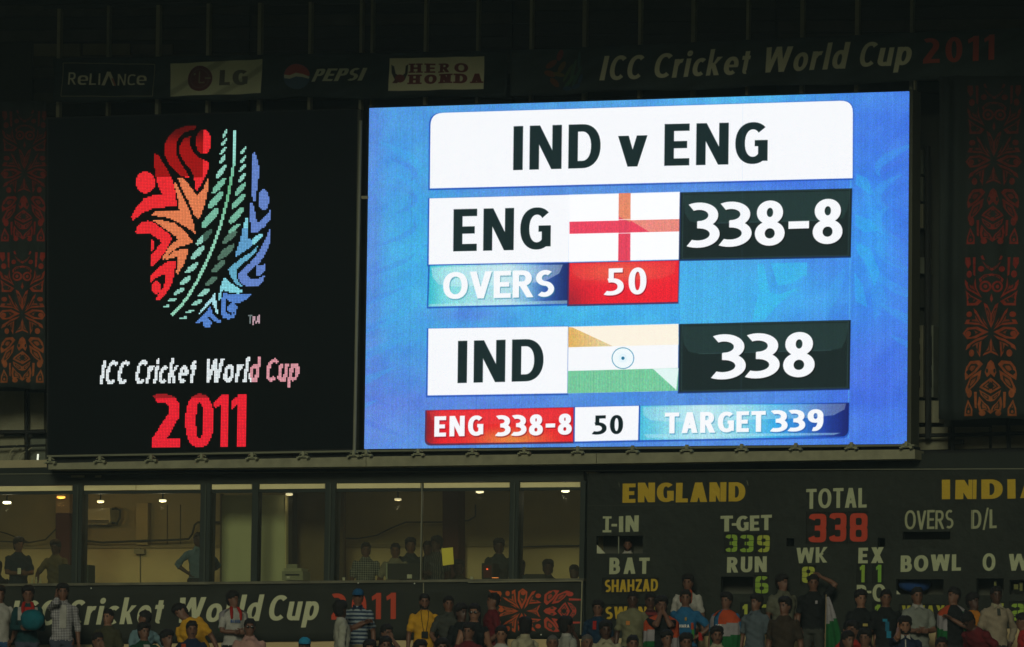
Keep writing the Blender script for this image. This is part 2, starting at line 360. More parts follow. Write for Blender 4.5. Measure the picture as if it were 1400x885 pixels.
    return .5, [[(0, 0), (.5, 0), (.5, 1), (0, 1)]]
def text_polys(st, x0, y0, x1, y1, cap, s=.2, h=.165, n=2.2, sp=.12, slant=0, serif=False, xh=.74, up=None, jit=0):
    x = 0; out = []; jr = random.Random(len(st) * 31 + int(x0))
    for ch in st:
        wd, P = glyph(ch, s, h, n, serif, xh); jx, jy, ja, js = [jr.uniform(-jit, jit) for _ in range(4)]; out += [[(x + a * (1 + js) + jx + ja * b, b * (1 + js) + jy) for a, b in p] for p in P]; x += wd + sp
    tot = x - sp; res = []
    upx = -.012 * cap
    for p in out:
        q = np.array(p); t = (q[:, 0] + slant * q[:, 1]) / (tot + max(slant, 0) * 1.0)
        X = x0 + t * (x1 - x0) - upx * q[:, 1]; Y = y0 + t * (y1 - y0) - q[:, 1] * cap
        res.append(np.stack([X, Y], 1))
    return res
# ================================================================== THE SETTING
def sm(x, a, b): t = np.clip((np.asarray(x, float) - a) / (b - a), 0, 1); return t * t * (3 - 2 * t)
DK = mat('dark_painted_steel', (.022, .03, .024), .7, noise=.25)
BLK = mat('black_rubber', (.008, .01, .009), .8)
OLV = mat('olive_grey_steel', (.2, .2, .125), .6, noise=.25, nscale=6)
OLVD = mat('dull_steel_posts', (.2, .21, .13), .7, noise=.4, nscale=1.5)
CRM = mat('cream_painted_plaster', (.42, .33, .17), .85, noise=.12, nscale=1.2)
CRMD = mat('grimy_plaster', (.2, .2, .12), .9, noise=.3, nscale=2)
CONC = mat('dirty_concrete', (.17, .17, .11), .9, noise=.3, nscale=2.5, bump=.4)
DWALL = mat('dark_stand_wall', (.028, .034, .026), .9, noise=.4, nscale=.8)
GRASS = mat('mown_grass', (.04, .09, .02), .9, noise=.2, nscale=.5)
# field: one sheet to the horizon
g = MB(); g.add([(-600, -200, 0), (600, -200, 0), (600, 900, 0), (-600, 900, 0)], [(0, 1, 2, 3)]); tag(g.build('ground', GRASS), kind='structure')
# terrace: steps the crowd stands on (heights in metres, depth before plane B)
STEPS = [(-.02, -.95, 3.42), (-.95, -1.75, 3.10), (-1.75, -2.55, 2.79), (-2.55, -3.35, 2.48), (-3.35, -4.2, 2.18), (-4.2, -7, 1.9)]
t = MB()
for d1, d0, z in STEPS: t.box(-12, 12, d0, d1 - .002, 0, z)
tag(t.build('terrace', mat('terrace_concrete', (.2, .18, .13), .9, noise=.25, bump=.4), P=B, base=(0, 0, 0)), kind='structure')
# unseen canopy high over the stand, its front edge set to shade the upper banners
t = MB(); t.box(-24, 24, -12.5, 14, 16.2, 16.5)
for i in range(13): t.box(-24 + i * 4 - .15, -24 + i * 4 + .15, -12.4, 14, 15.8, 16.2)
tag(t.build('unseen_roof', mat('roof_sheeting', (.12, .12, .1), .8), P=A, base=(0, 0, 0)), kind='structure')

# ---------------------------------------------------------------- rear of the upper stand
rear = thing('upper_stand', 'dark upper stand building of concrete panels and boards rising behind the two big screens', 'building', A, (0, 1.6, 0))
b = MB(); b.box(-14, 14, 2.0, 2.3, 6.98, 16.1); b.build('rear_wall', DWALL, rear)
b = MB(); b.box(-24, 24, 3.6, 3.9, 0, 7.4); b.build('lower_rear_wall', DWALL, rear)
for s_ in (-1, 1): b = MB(); b.box(min(s_ * 14.01, s_ * 24), max(s_ * 14.01, s_ * 24), 2.0, 2.3, 0, 16.1); b.build('wing_wall', DWALL, rear)
# dark horizontal boards seen between the posts: each board its own piece
brd = None
ytop = -20
k = 0
rr = random.Random(3)
bm_ = {}
for y in range(-30, 170, 17):
    for xa, xb in ((-30, 340), (344, 700), (704, 1060), (1064, 1440)):
        if y > 130 and xa > 500: continue
        b = MB(); dd = 1.9 + rr.uniform(-.02, .02)
        yy = y - (xa - 340) * .012
        b.slab(A, [(xa, yy), (xb, yy - 4), (xb, yy + 11.2), (xa, yy + 15.2)], dd, dd + .06)
        b.build('board', [DWALL, DK, mat('worn_dark_board', (.04, .045, .03), .85, noise=.4)][rr.randrange(3)], rear)
# olive concrete band left, light patches
for (x0, y0, x1, y1, c) in ((46, 60, 110, 77, 0), (113, 60, 178, 75, 0), (181, 61, 236, 74, 1), (0, 64, 44, 140, 2), (0, 535, 33, 588, 3), (41, 537, 60, 590, 3), (0, 597, 33, 640, 3), (41, 600, 62, 640, 4),
                             (1249, 205, 1262, 238, 4), (1249, 242, 1262, 275, 4), (1249, 279, 1262, 312, 3), (1249, 352, 1268, 374, 4), (1249, 380, 1268, 420, 2), (1249, 445, 1262, 543, 3),
                             (1266, 445, 1276, 543, 4), (1248, 548, 1284, 578, 3), (1246, 584, 1296, 622, 3), (1300, 584, 1352, 622, 3), (1356, 582, 1404, 620, 3), (1407, 580, 1440, 640, 3), (-40, 540, -4, 640, 3)):
    b = MB(); d = 1.7 if c > 2 else 1.86
    b.rect(A, x0, y0, x1, y1, d, d + .28)
    b.build('concrete_panel', [mat('dim_olive_panel', (.1, .1, .05), .9, noise=.3), mat('dim_olive_panel2', (.06, .062, .04), .9, noise=.3), DWALL, CONC, mat('grey_green_block', (.1, .115, .085), .9, noise=.3)][c], rear)
for (x0, y0, x1, y1) in ((1251, 452, 1257, 462), (1251, 470, 1257, 484), (1251, 492, 1257, 506), (1251, 514, 1257, 530), (1267, 460, 1273, 500), (1267, 506, 1273, 530)):
    b = MB(); b.rect(A, x0, y0, x1, y1, 1.66, 1.72); b.build('vent_slot', BLK, rear)
def pxtube(mb, P, pts, d, r, n=6):
    q = []
    for p in pts:
        u, z = P.hit(p[0], p[1], d); q.append((float(u), d, float(z)))
    mb.tube(q, r, n); return mb
for pts, r in ((((36, 528), (37, 645)), .03), (((-20, 592), (62, 590)), .035), (((-20, 612), (62, 609)), .02), (((8, 640), (14, 618), (26, 606)), .012), (((20, 640), (28, 622), (44, 612)), .012),
               (((1302, 570), (1303, 650)), .035), (((1378, 560), (1380, 650)), .035), (((1245, 596), (1420, 592)), .03), (((1245, 620), (1420, 616)), .05), (((1268, 200), (1269, 600)), .05)):
    b = MB(); pxtube(b, A, pts, 1.5, r); b.build('pipe', BLK if r > .015 else OLV, rear)
# junction box on the pipe under the right banner
b = MB(); b.rect(A, 1302, 601, 1316, 607, 1.4, 1.5); b.build('junction_box', BLK, rear)
# steel posts seen above and below the advertising banners
px_posts = [(80.5, 12), (148, 8), (216, 7), (284.5, 5), (355, 4), (424, 3), (494, -8), (509, -8), (582, -8), (653.5, -8), (726.5, -8), (799.5, -8), (875, -8), (948, -8), (1022.5, -8), (1097, -8), (1172, -8), (1246.5, -8)]
frame = thing('steel_frame', 'row of slim dull steel posts standing behind the advertising banners above the screens', 'frame', A, (0, .75, 0))
for i, (x, y) in enumerate(px_posts):
    yb = 168 if x < 500 else 158 - (x - 500) * .03
    if x == 494: yb = 168
    b = MB(); w_ = [2.2, 1.7, 2.4, 2.0, 2.3, 1.9, 1.8, 1.6, 1.9, 1.8, 1.8, 2.6, 2.0, 2.6, 1.8, 2.5, 2.7, 2.0][i]
    b.slab(A, [(x - w_, y), (x + w_, y), (x + w_ - (yb - y) * .013, yb), (x - w_ - (yb - y) * .013, yb)], .75, .86)
    b.build('post', [OLVD, mat('dull_steel_posts2', (.14, .15, .09), .7, noise=.4)][i % 2 if i > 5 else 0 if i not in (1,) else 1], frame)
b = MB(); b.slab(A, [(60, 8), (1440, -18), (1440, -13), (60, 13)], .87, .95); b.build('rail', DK, frame)

# ---------------------------------------------------------------- right video screen
SCR = [(505, 148), (1243, 125), (1239.5, 607), (498, 614)]
W8 = (.965, .972, .985); INK = (.1, .165, .17)
cv = Canvas(A, SCR, 1180, 760, (.3, .5, .88))
gx, gy = cv.grid()
def G(x, y, cx, cy, sx, sy): return np.exp(-((x - cx) / sx) ** 2 - ((y - cy) / sy) ** 2)
base = np.zeros(gx.shape + (3,)); base[:] = (.33, .55, .87)
def addc(wt, c):
    wt = np.clip(wt, 0, 1)[..., None]; base[:] = base * (1 - wt) + np.array(c) * wt
addc(sm(gx, 950, 1230) * .75, (.25, .46, .91))
addc(G(gx, gy, 575, 330, 75, 170) * .95, (.27, .69, .90)); addc(G(gx, gy, 540, 230, 45, 60) * .6, (.29, .60, .90))
addc(G(gx, gy, 760, 135, 240, 22) * .85, (.33, .66, .90)); addc(G(gx, gy, 1020, 130, 130, 22) * .8, (.3, .72, .93))
addc(G(gx, gy, 800, 430, 240, 46) * 1.0, (.28, .72, .92)); addc(G(gx, gy, 1010, 400, 150, 55) * .9, (.24, .66, .93))
addc(G(gx, gy, 620, 550, 120, 16) * .5, (.36, .46, .86)); addc(G(gx, gy, 860, 545, 60, 14) * .5, (.3, .6, .9))
addc(G(gx, gy, 1040, 130 + 115, 80, 12) * .6, (.27, .45, .9)); addc(G(gx, gy, 1190, 320, 36, 90) * .7, (.22, .62, .95)); addc(G(gx, gy, 1190, 520, 50, 60) * .3, (.3, .36, .85))
addc(G(gx, gy, 640, 430, 60, 14) * .6, (.38, .50, .87)); addc(G(gx, gy, 530, 560, 60, 60) * .5, (.40, .5, .87)); addc(G(gx, gy, 510, 330, 14, 300) * .4, (.42, .5, .87))
addc(G(gx, gy, 720, 257, 200, 10) * .5, (.33, .55, .86))
# soft cloud and swirl watermark
def vnoise(gx, gy, sc, seed):
    r = np.random.default_rng(seed); T = r.random((64, 64)); x = gx / sc; y = gy / sc; xi = np.floor(x).astype(int); yi = np.floor(y).astype(int); fx = x - xi; fy = y - yi
    fx = fx * fx * (3 - 2 * fx); fy = fy * fy * (3 - 2 * fy); f = lambda a, b_: T[b_ % 64, a % 64]
    return (f(xi, yi) * (1 - fx) + f(xi + 1, yi) * fx) * (1 - fy) + (f(xi, yi + 1) * (1 - fx) + f(xi + 1, yi + 1) * fx) * fy
nzz = vnoise(gx + gy * .5, gy, 34, 1) * .6 + vnoise(gx, gy + gx * .4, 15, 2) * .4
base *= (1 + (nzz - .5)[..., None] * np.array([.22, .16, .05]))
cv.a[..., :3] = base
for cx, sgn in ((560, 1), (1215, -1)):
    for k in range(9):
        y0 = 195 + k * 44; tt = np.linspace(0, 1, 12)
        cv.line(np.stack([cx - sgn * 40 + sgn * 55 * np.sin(tt * 1.9 + k * .4), y0 + 46 * tt], 1), 10 * np.sin(tt * np.pi) + 2, (.26, .70, .93), .26)
        cv.line(np.stack([cx - sgn * 30 + sgn * 38 * np.sin(tt * 2.3 + k * .6), y0 + 20 + 34 * tt], 1), 7 * np.sin(tt * np.pi) + 1, (.30, .46, .87), .24)
cv.fill([np.array([(930, 357), (1163, 352), (1162, 438), (930, 443)])], (.29, .70, .91), lambda X, Y: .75 * (1 - sm(X, 960, 1120)))
for pts in ([(1036, 361), (1044, 361), (1053, 400), (1066, 403), (1092, 393), (1068, 413), (1046, 437), (1028, 440), (1038, 400)], [(1054, 360), (1104, 359), (1103, 376), (1082, 388), (1064, 391)]): cv.poly(pts, (.24, .76, .92), .6)
for pts in ([(1172, 238), (1186, 244), (1196, 268), (1184, 262), (1170, 252)], [(1170, 294), (1190, 300), (1202, 316), (1180, 318), (1170, 308)], [(1170, 330), (1190, 340), (1203, 372), (1196, 392), (1184, 360), (1172, 345)], [(1168, 372), (1180, 390), (1186, 420), (1170, 412)]): cv.poly(pts, (.22, .70, .93), .45)
for pts in ([(1040, 362), (1053, 392), (1090, 420), (1062, 402), (1046, 436), (1030, 400)], [(1068, 362), (1078, 384), (1112, 372), (1090, 392), (1104, 430), (1082, 400)], [(1120, 420), (1140, 384), (1158, 362), (1150, 400), (1128, 438)], [(1175, 240), (1196, 275), (1216, 330), (1206, 345), (1186, 290)], [(1180, 350), (1200, 372), (1214, 410), (1196, 440), (1190, 390)]):
    cv.poly(pts, (.26, .72, .95), .2)
cv.line([(1164.5, 150), (1162, 400), (1160, 600)], 1.5, (.35, .75, .95), .5)
def rrect(p, r, which):
    out = []
    for i in range(4):
        a, b_, c = np.array(p[i - 1], float), np.array(p[i], float), np.array(p[(i + 1) % 4], float)
        if i in which:
            d1 = (a - b_) / np.linalg.norm(a - b_); d2 = (c - b_) / np.linalg.norm(c - b_)
            for t_ in np.linspace(0, 1, 7): q = b_ + d1 * r * (1 - t_) ** 2 + d2 * r * t_ ** 2; out.append(q)
        else: out.append(b_)
    return np.array(out)
def gbox(p, col, r=0, which=(), edge=(.12, .3, .7), e=1.6):
    p = np.array(p, float); c = p.mean(0); q = c + (p - c) * (1 + e / np.abs((p - c)).max(0)) + np.array([-.6, 1.0])
    cv.fill([rrect(q, r, which)], edge, .75); cv.fill([rrect(p, r, which)], col)
T_ = [(589, 155), (1166.5, 137.5), (1166, 244), (588, 258)]
gbox(T_, W8, 17, (0, 1))
gbox([(587.5, 271.5), (779, 266.5), (777.5, 358.5), (586.5, 362)], W8)
# flag, red cross on white
cv.poly([(778.5, 266.5), (930, 262.5), (929, 355), (777.5, 358.5)], (.985, .99, 1))
cv.poly([(779, 303.5), (929.5, 300), (929.3, 316.5), (779, 320)], (.93, .28, .38))
cv.poly([(862, 301.5), (929.5, 300), (929.3, 316.5), (888, 317.3)], (.93, .55, .5))
cv.poly([(846.5, 264.6), (862.5, 264.2), (862, 357), (845.5, 357.3)], (.9, .27, .37))
cv.poly([(846.5, 264.6), (862.5, 264.2), (862.3, 304), (846.5, 297)], (.91, .55, .42))
for y0 in (302.2, 320.8): cv.line([(778.5, y0), (929.5, y0 - 3.4)], 1.0, (1, 1, 1), .8)
def dark_box(p, ym):
    gbox(p, (.105, .155, .155), edge=(.05, .1, .25), e=1.2)
    x0, x1 = p[0][0], p[1][0]; y0 = p[0][1]
    tt = np.linspace(0, 1, 16); top = []
    lo = [(x0 + 3, y0 + 6), (x0 + 5, ym - 14), (x0 + 12, ym - 3), (x0 + 26, ym), (x1 - 26, ym - 5), (x1 - 12, ym - 8), (x1 - 6, ym - 20), (x1 - 3, y0 + 1)]
    cv.fill([np.array(lo + [(x1 - 3, y0 - 2), (x0 + 3, y0 + 3)])], lambda X, Y: np.stack([.15 + 0 * X, .235 + 0 * X, .23 + 0 * X], -1), .8)
    cv.line(lo[3:5], 1.0, (.25, .36, .36), .6)
    q = np.array(p + [p[0]], float); c = q[:4].mean(0); q = c + (q - c) * .975
    for i in range(4): cv.line([q[i], q[i + 1]], 1.0, (.2, .3, .3), .7)
dark_box([(931.5, 263.5), (1165, 258), (1163, 350.5), (930, 355)], 306)
dark_box([(930, 443.5), (1163, 438), (1161.5, 531), (929, 536)], 484)
# OVERS box and TARGET box: glassy teal to navy
def teal(x0, x1, stops):
    xs = [s_[0] for s_ in stops]; cs = np.array([s_[1] for s_ in stops])
    return lambda X, Y: np.stack([np.interp(X, xs, cs[:, k]) for k in range(3)], -1)
f1 = teal(0, 0, [(586, (.22, .74, .82)), (606, (.48, .85, .88)), (640, (.62, .87, .91)), (695, (.72, .88, .92)), (725, (.45, .68, .86)), (745, (.22, .38, .68)), (776, (.12, .19, .42))])
gbox([(588, 363.5), (777, 360), (776, 415.5), (586, 419.5)], f1)
cv.fill([np.array([(590, 366), (592, 380), (600, 389), (620, 392), (700, 390), (745, 385), (765, 374), (770, 362)])], (.88, .96, .97), .4)
cv.fill([np.array([(588, 416), (776, 411), (776, 415.5), (586, 419.5)])], (.75, .92, .94), .5)
red = lambda X, Y: np.stack([.93 - .25 * G(X, Y, 779, 415, 25, 30) + 0 * X, .14 + .22 * G(X, Y, 845, 372, 50, 14), .2 + .06 * G(X, Y, 845, 372, 50, 20)], -1)
gbox([(779, 360), (928.5, 356.5), (927, 413), (778, 416.5)], red, edge=(.3, .05, .2))
cv.fill([np.array([(782, 362), (783, 374), (796, 383), (850, 384), (905, 381), (922, 374), (925, 358)])], (.93, .35, .32), .35)
# India row
gbox([(586, 449.5), (777, 446.5), (776, 538), (585, 541)], W8)
cv.poly([(777.5, 447), (928, 443), (927, 534.5), (776.5, 538)], W8)
cv.poly([(777.5, 447.5), (928, 443.5), (928, 471.5), (777.5, 475)], (.985, .95, .88))
cv.poly([(777.5, 447.5), (783, 448), (838, 473.5), (777.5, 475)], lambda X, Y: np.stack([.9 + 0 * X, np.interp(X, [777, 838], [.70, .84]), np.interp(X, [777, 838], [.38, .66])], -1))
cv.poly([(777, 507.5), (928, 503.5), (927, 534.5), (776.5, 538)], lambda X, Y: np.stack([.47 + .05 * np.sin(X * 1.6), .79 + 0 * X, .62 + 0 * X], -1))
cv.poly([(893, 504.6), (928, 503.6), (925, 533.5)], (.88, .96, .95))
cv.ell(852, 490, 15.4, 14.8, (.28, .58, .70)); cv.ell(852, 490, 14.3, 13.7, (.95, .98, .99)); cv.ell(852, 490, 6, 6, (.88, .95, .98), .6); cv.ell(852, 490, 2.2, 2.2, (.1, .45, .6))
for k in range(24):
    a_ = k * math.pi / 12; cv.line([(852 + 4 * math.cos(a_), 490 + 4 * math.sin(a_)), (852 + 13 * math.cos(a_), 490 + 13 * math.sin(a_))], .5, (.3, .6, .75), .08)
# bottom row
r2 = lambda X, Y: np.stack([.9 - .35 * G(X, Y, 584, 585, 12, 40) + 0 * X, .13 + .38 * G(X, Y, 700, 601, 50, 14), .17 + .08 * G(X, Y, 700, 601, 60, 14)], -1)
gbox([(584, 561.5), (785, 557.5), (784, 604), (583, 607)], r2, 9, (3,), edge=(.35, .04, .1))
cv.fill([np.array([(588, 563), (590, 574), (600, 580), (640, 581), (740, 578), (775, 572), (781, 559)])], (.95, .35, .35), .3)
gbox([(786.5, 557), (874, 555), (873, 602), (786, 604)], W8)
f2 = teal(0, 0, [(876, (.3, .74, .86)), (905, (.5, .82, .9)), (960, (.72, .9, .93)), (1020, (.5, .82, .92)), (1060, (.22, .66, .9)), (1095, (.2, .5, .82)), (1125, (.15, .28, .65)), (1160, (.1, .14, .42))])
gbox([(876, 555), (1161, 551), (1160, 597), (875, 602)], f2, 10, (2,))
cv.fill([np.array([(879, 557), (880, 568), (890, 575), (920, 577), (1100, 572), (1140, 568), (1155, 560), (1157, 552)])], (.85, .95, .97), .32)
cv.fill([np.array([(885, 599), (1140, 595), (1150, 592), (880, 594)])], (.7, .9, .96), .5)
K = dict(s=.2, h=.165, sp=.15)
def t2(st, x0, y0, x1, y1, cap, col=INK, sh=None, **kw):
    k = dict(K); k.update(kw)
    if sh is not None: cv.text(st, x0 + 1.2, y0 + 1.6, x1 + 1.2, y1 + 1.6, cap, sh, .55, **k)
    cv.text(st, x0, y0, x1, y1, cap, col, **k)
t2('IND', 702, 233, 821, 229.5, 60, s=.205)
t2('v', 845, 228.5, 885, 227.5, 57, s=.22)
t2('ENG', 908.5, 227, 1049.5, 224, 57, s=.205, h=.17)
t2('ENG', 620, 344, 753, 341, 57.5, s=.205, h=.17)
t2('338-8', 944.5, 339.5, 1152, 333.5, 62, W8, (0, 0, 0), s=.195, h=.165, n=2.05, sp=.06)
t2('OVERS', 606, 409.5, 757, 406, 37, W8, (.2, .5, .6), s=.2, h=.175, sp=.06)
t2('50', 829, 404.5, 884, 402.5, 37, W8, (.4, 0, .1), s=.2, h=.16)
t2('IND', 626, 524, 743, 521, 57.5, s=.205)
t2('338', 978, 519.5, 1114, 515.5, 62, W8, (0, 0, 0), s=.195, h=.165, n=2.05, sp=.06)
t2('ENG', 594, 597.5, 661, 596, 28, W8, (.4, 0, .1), s=.23, h=.2)
t2('338-8', 680, 597, 782, 594.5, 29, W8, (.4, 0, .1), s=.23, h=.19, sp=.1)
t2('50', 812, 594.5, 852, 593.5, 26, (.06, .12, .13), s=.2, h=.16)
t2('TARGET', 909, 593, 1047, 590.5, 28.5, W8, (.2, .5, .65), s=.23, h=.19, sp=.1)
t2('339', 1056, 591, 1126, 589.5, 30, W8, (.15, .3, .6), s=.22, h=.18, sp=.08)
# diode grain: every column and row a little uneven
H_, W_ = cv.H, cv.W
colv = 1 + .022 * RNG.standard_normal(W_)[None, :, None]; pix = 1 + .05 * RNG.standard_normal((H_, W_, 1)) + .06 * RNG.standard_normal((H_, W_, 3))
stk = RNG.standard_normal((H_ // 9 + 1, W_, 3)).repeat(9, 0)[:H_]; pix = pix + .025 * stk * sm(-gx, -1000, -560)[..., None]
colv = colv + (-.05 * (np.arange(W_) % 3 == 0))[None, :, None]
lum = cv.a[..., :3].mean(-1, keepdims=True); wgt = np.clip(1.15 - sm(lum, .75, .96) * 1.05, .05, 1)
cv.a[..., :3] *= 1 + (colv * pix - 1) * wgt
for xk in (1016,):
    cv.line([(xk, 130), (xk - 3, 612)], .8, (.4, .6, .8), .12)
scr_img = cv.image('scoreboard_picture')
vs = thing('video_screen', 'large lit blue LED screen showing IND v ENG and the scores', 'screen', A, (*A.loc(870, 614)[:1], 0, A.loc(870, 614)[2]))
b = MB(); b.slab(A, SCR, -.012, .02); b.build('display', img_mat('led_picture_right', scr_img, 1.07, .6), vs, uvrect=cv.rect)
b = MB(); b.slab(A, [(503, 146), (1245.5, 123), (1242, 609), (496, 616)], 0.0, .45); b.build('cabinet', BLK, vs)
b = MB(); b.slab(A, [(1243.6, 122), (1248, 122), (1245.5, 610), (1240.4, 610)], -.04, .4); b.build('side_frame', mat('dark_olive_trim', (.05, .055, .035), .7), vs)
b = MB(); b.slab(A, [(1249, 110), (1251, 110), (1250, 600), (1247, 600)], .3, .4); b.build('side_rail', CONC, vs)

# ---------------------------------------------------------------- left video screen (mostly dark)
SL = [(66, 163), (489, 150), (484, 613), (66, 622)]
lc = Canvas(A, [(66, 150), (489, 150), (489, 622), (66, 622)], 212, 236, (.008, .012, .011))
lc.hard = True; RD = (.99, .17, .2); RDD = (.5, .06, .07); OR = (.95, .53, .34)
def Z(o, s_, pts): return [(o[0] + x / s_, o[1] + y / s_) for x, y in pts]
a_ = lambda p: Z((170, 160), 5.9, p); c_ = lambda p: Z((170, 300), 5.9, p); b_ = lambda p: Z((270, 160), 5.9, p); d_ = lambda p: Z((270, 300), 5.9, p); o_ = lambda p: Z((150, 160), 2.95, p)
def redf(X, Y):
    dk = ((X < 277.5) & (Y < 242) & (X > 205)) ; fade = np.clip((Y - 168) / 30, .45, 1)
    v = np.where(dk, .55 * fade + .1, 1.0)[..., None]
    return np.array(RD) * v * np.where(dk, np.array(1.0), 1.0)[..., None] * np.where(dk[..., None], np.array([1, .5, .45]), 1.0)
redl = [a_([(580, 70), (500, 75), (420, 105), (360, 160), (328, 225), (325, 300), (350, 360), (400, 425), (460, 475), (530, 495), (500, 440), (450, 370), (420, 300), (415, 230), (440, 170), (490, 120), (580, 95)]),
        a_([(545, 150), (480, 180), (445, 240), (450, 300), (490, 370), (540, 430), (565, 480), (575, 580), (590, 595), (640, 510), (680, 420), (680, 370), (650, 350), (600, 330), (555, 280), (530, 230), (525, 190)]),
        a_([(245, 290), (280, 320), (330, 400), (380, 490), (410, 590), (425, 720), (240, 735), (150, 775), (65, 840), (60, 805), (100, 730), (160, 660), (240, 630), (310, 630), (280, 570), (255, 480), (245, 400)]),
        c_([(90, 110), (100, 70), (140, 25), (190, 15), (240, 30), (310, 80), (375, 130), (380, 170), (330, 260), (270, 340), (225, 380), (215, 370), (220, 290), (260, 240), (300, 190), (290, 165), (225, 130), (210, 115)]),
        c_([(220, 160), (240, 180), (245, 215), (225, 260), (218, 250)]),
        c_([(215, 505), (215, 460), (260, 410), (330, 350), (400, 335), (415, 345), (405, 430), (380, 530), (330, 610), (280, 655), (255, 645), (270, 610), (310, 560), (335, 490), (330, 445), (290, 455), (250, 480)])]
for p in redl: lc.fill([np.array(p)], redf)
def el(o, s_, cx, cy, rx, ry, col, rot=0): lc.ell(o[0] + cx / s_, o[1] + cy / s_, rx / s_, ry / s_, col, rot=rot)
el((170, 160), 5.9, 640, 200, 62, 98, redf); el((170, 160), 5.9, 172, 530, 77, 86, RD); el((170, 300), 5.9, 258, 550, 35, 50, RD)
for p in (a_([(435, 495), (480, 500), (530, 560), (590, 640), (640, 580), (670, 500), (682, 510), (670, 620), (640, 740), (600, 830), (570, 800), (520, 680), (470, 590)]),
          a_([(400, 530), (425, 545), (470, 640), (520, 740), (560, 860), (572, 938), (520, 900), (450, 860), (360, 815), (225, 795), (240, 770), (330, 755), (445, 755), (440, 680), (420, 610)]),
          c_([(235, 10), (290, 5), (400, 30), (480, 85), (550, 180), (545, 190), (440, 225), (370, 270), (320, 325), (305, 315), (340, 260), (370, 215), (430, 165), (420, 140), (380, 110), (300, 55)]),
          c_([(335, 335), (340, 310), (390, 265), (450, 245), (515, 245), (515, 265), (480, 360), (430, 450), (420, 430), (435, 340), (430, 305), (370, 310)])):
    lc.poly(p, OR)
ys = [160 + v / 2.95 for v in (50, 150, 280, 450, 800)]
lc.line(o_([(503, 55), (503, 110), (503, 170), (497, 220), (488, 265), (478, 320), (465, 375), (450, 430), (430, 490), (407, 550), (380, 610), (352, 665), (318, 722), (286, 765), (250, 800)]), [3.2] * 3 + [3.6] * 12,
        lambda X, Y: np.stack([np.interp(Y, ys, c) for c in ((.66, .64, .42, .6, .62), (.95, .93, .75, .88, .9), (.9, .88, .55, .76, .78))], -1))
GR = (.6, .84, .76)
for (x, y, L, w_, an, dk) in ((465, 68, 36, 14, 60, 0), (461, 103, 32, 15, 55, 0), (458, 137, 38, 17, 55, 0), (456, 172, 40, 18, 55, 0), (449, 222, 62, 24, 55, 0), (441, 278, 76, 30, 50, 1), (427, 337, 82, 34, 50, 1), (406, 408, 98, 38, 50, 1), (381, 487, 80, 30, 45, 2), (356, 548, 66, 28, 45, 0), (331, 610, 58, 26, 40, 0), (307, 660, 48, 24, 38, 0), (280, 704, 44, 20, 30, 0), (253, 738, 36, 15, 20, 0), (227, 765, 26, 12, 15, 0),
                              (539, 137, 34, 14, 55, 0), (538, 172, 32, 14, 52, 0), (536, 207, 36, 16, 52, 0), (535, 245, 42, 18, 50, 0), (527, 292, 62, 26, 50, 1), (520, 340, 72, 30, 48, 1), (511, 398, 78, 32, 48, 1), (503, 450, 56, 22, 40, 1), (485, 485, 66, 28, 42, 3), (470, 545, 82, 34, 42, 3), (440, 603, 68, 30, 42, 3), (410, 663, 58, 26, 38, 3), (380, 709, 50, 24, 35, 0), (352, 750, 44, 20, 28, 0), (324, 785, 34, 14, 20, 0), (298, 812, 28, 12, 12, 0)):
    col = {0: (.6, .86, .79), 1: (.50, .78, .67), 2: lambda X, Y: np.where(X[..., None] < 278.5, np.array((.6, .86, .79)), np.array((.26, .4, .34))), 3: (.34, .48, .41)}[dk]
    lc.ell(150 + x / 2.95, 160 + y / 2.95, L / 2.95 / 2 * 1.08, w_ / 2.95 / 2 * .78, col, rot=-math.radians(an), n=18)
BL = (.42, .55, .84); BL2 = (.36, .55, .86); LB = (.55, .88, .93)
lc.poly(b_([(445, 300), (460, 290), (480, 330), (495, 400), (493, 500), (478, 600), (465, 680), (445, 670), (440, 560), (442, 430)]), BL)
el((270, 160), 5.9, 535, 670, 41, 85, BL)
lc.poly(b_([(430, 690), (445, 690), (465, 770), (480, 850), (500, 855), (545, 810), (590, 750), (588, 830), (540, 885), (490, 925), (440, 940), (430, 880), (425, 780)]), BL)
lc.poly(d_([(400, -10), (410, 0), (412, 80), (405, 130), (410, 160), (440, 165), (470, 135), (530, 112), (520, 140), (480, 180), (440, 215), (380, 260), (305, 305), (310, 270), (340, 190), (365, 90), (385, 0)]), lambda X, Y: np.where(((X > 345.5) | (Y < 312))[..., None], np.array(LB), np.array((.4, .66, .85))))
lc.poly(d_([(490, 215), (470, 260), (400, 330), (320, 400), (310, 450), (330, 500), (375, 545), (350, 545), (300, 510), (265, 450), (250, 400), (270, 380), (350, 320), (430, 270)]), (.42, .72, .84))
lc.poly(d_([(585, 75), (592, 160), (560, 260), (500, 350), (420, 420), (400, 440), (410, 470), (460, 490), (545, 455), (530, 500), (480, 545), (400, 545), (350, 510), (325, 460), (350, 420), (430, 350), (500, 260), (550, 160)]), BL)
lc.poly(d_([(480, 375), (548, 365), (548, 410), (510, 450), (475, 455)]), BL)
lc.poly(d_([(220, 470), (260, 510), (320, 550), (370, 580), (340, 600), (260, 590), (205, 570), (190, 620), (180, 680), (175, 640), (180, 570), (200, 500)]), LB)
lc.poly(d_([(215, 595), (260, 605), (350, 610), (440, 600), (410, 640), (330, 680), (260, 665), (235, 645), (225, 700), (235, 760), (270, 770), (310, 755), (300, 790), (250, 808), (200, 790), (192, 720), (200, 640)]), BL2)
el((270, 300), 5.9, 282, 717, 38, 38, BL2)
lc.poly(d_([(145, 595), (150, 650), (165, 760), (155, 765), (130, 690), (115, 670), (60, 720), (10, 768), (40, 720), (100, 650)]), (.7, .93, .97))
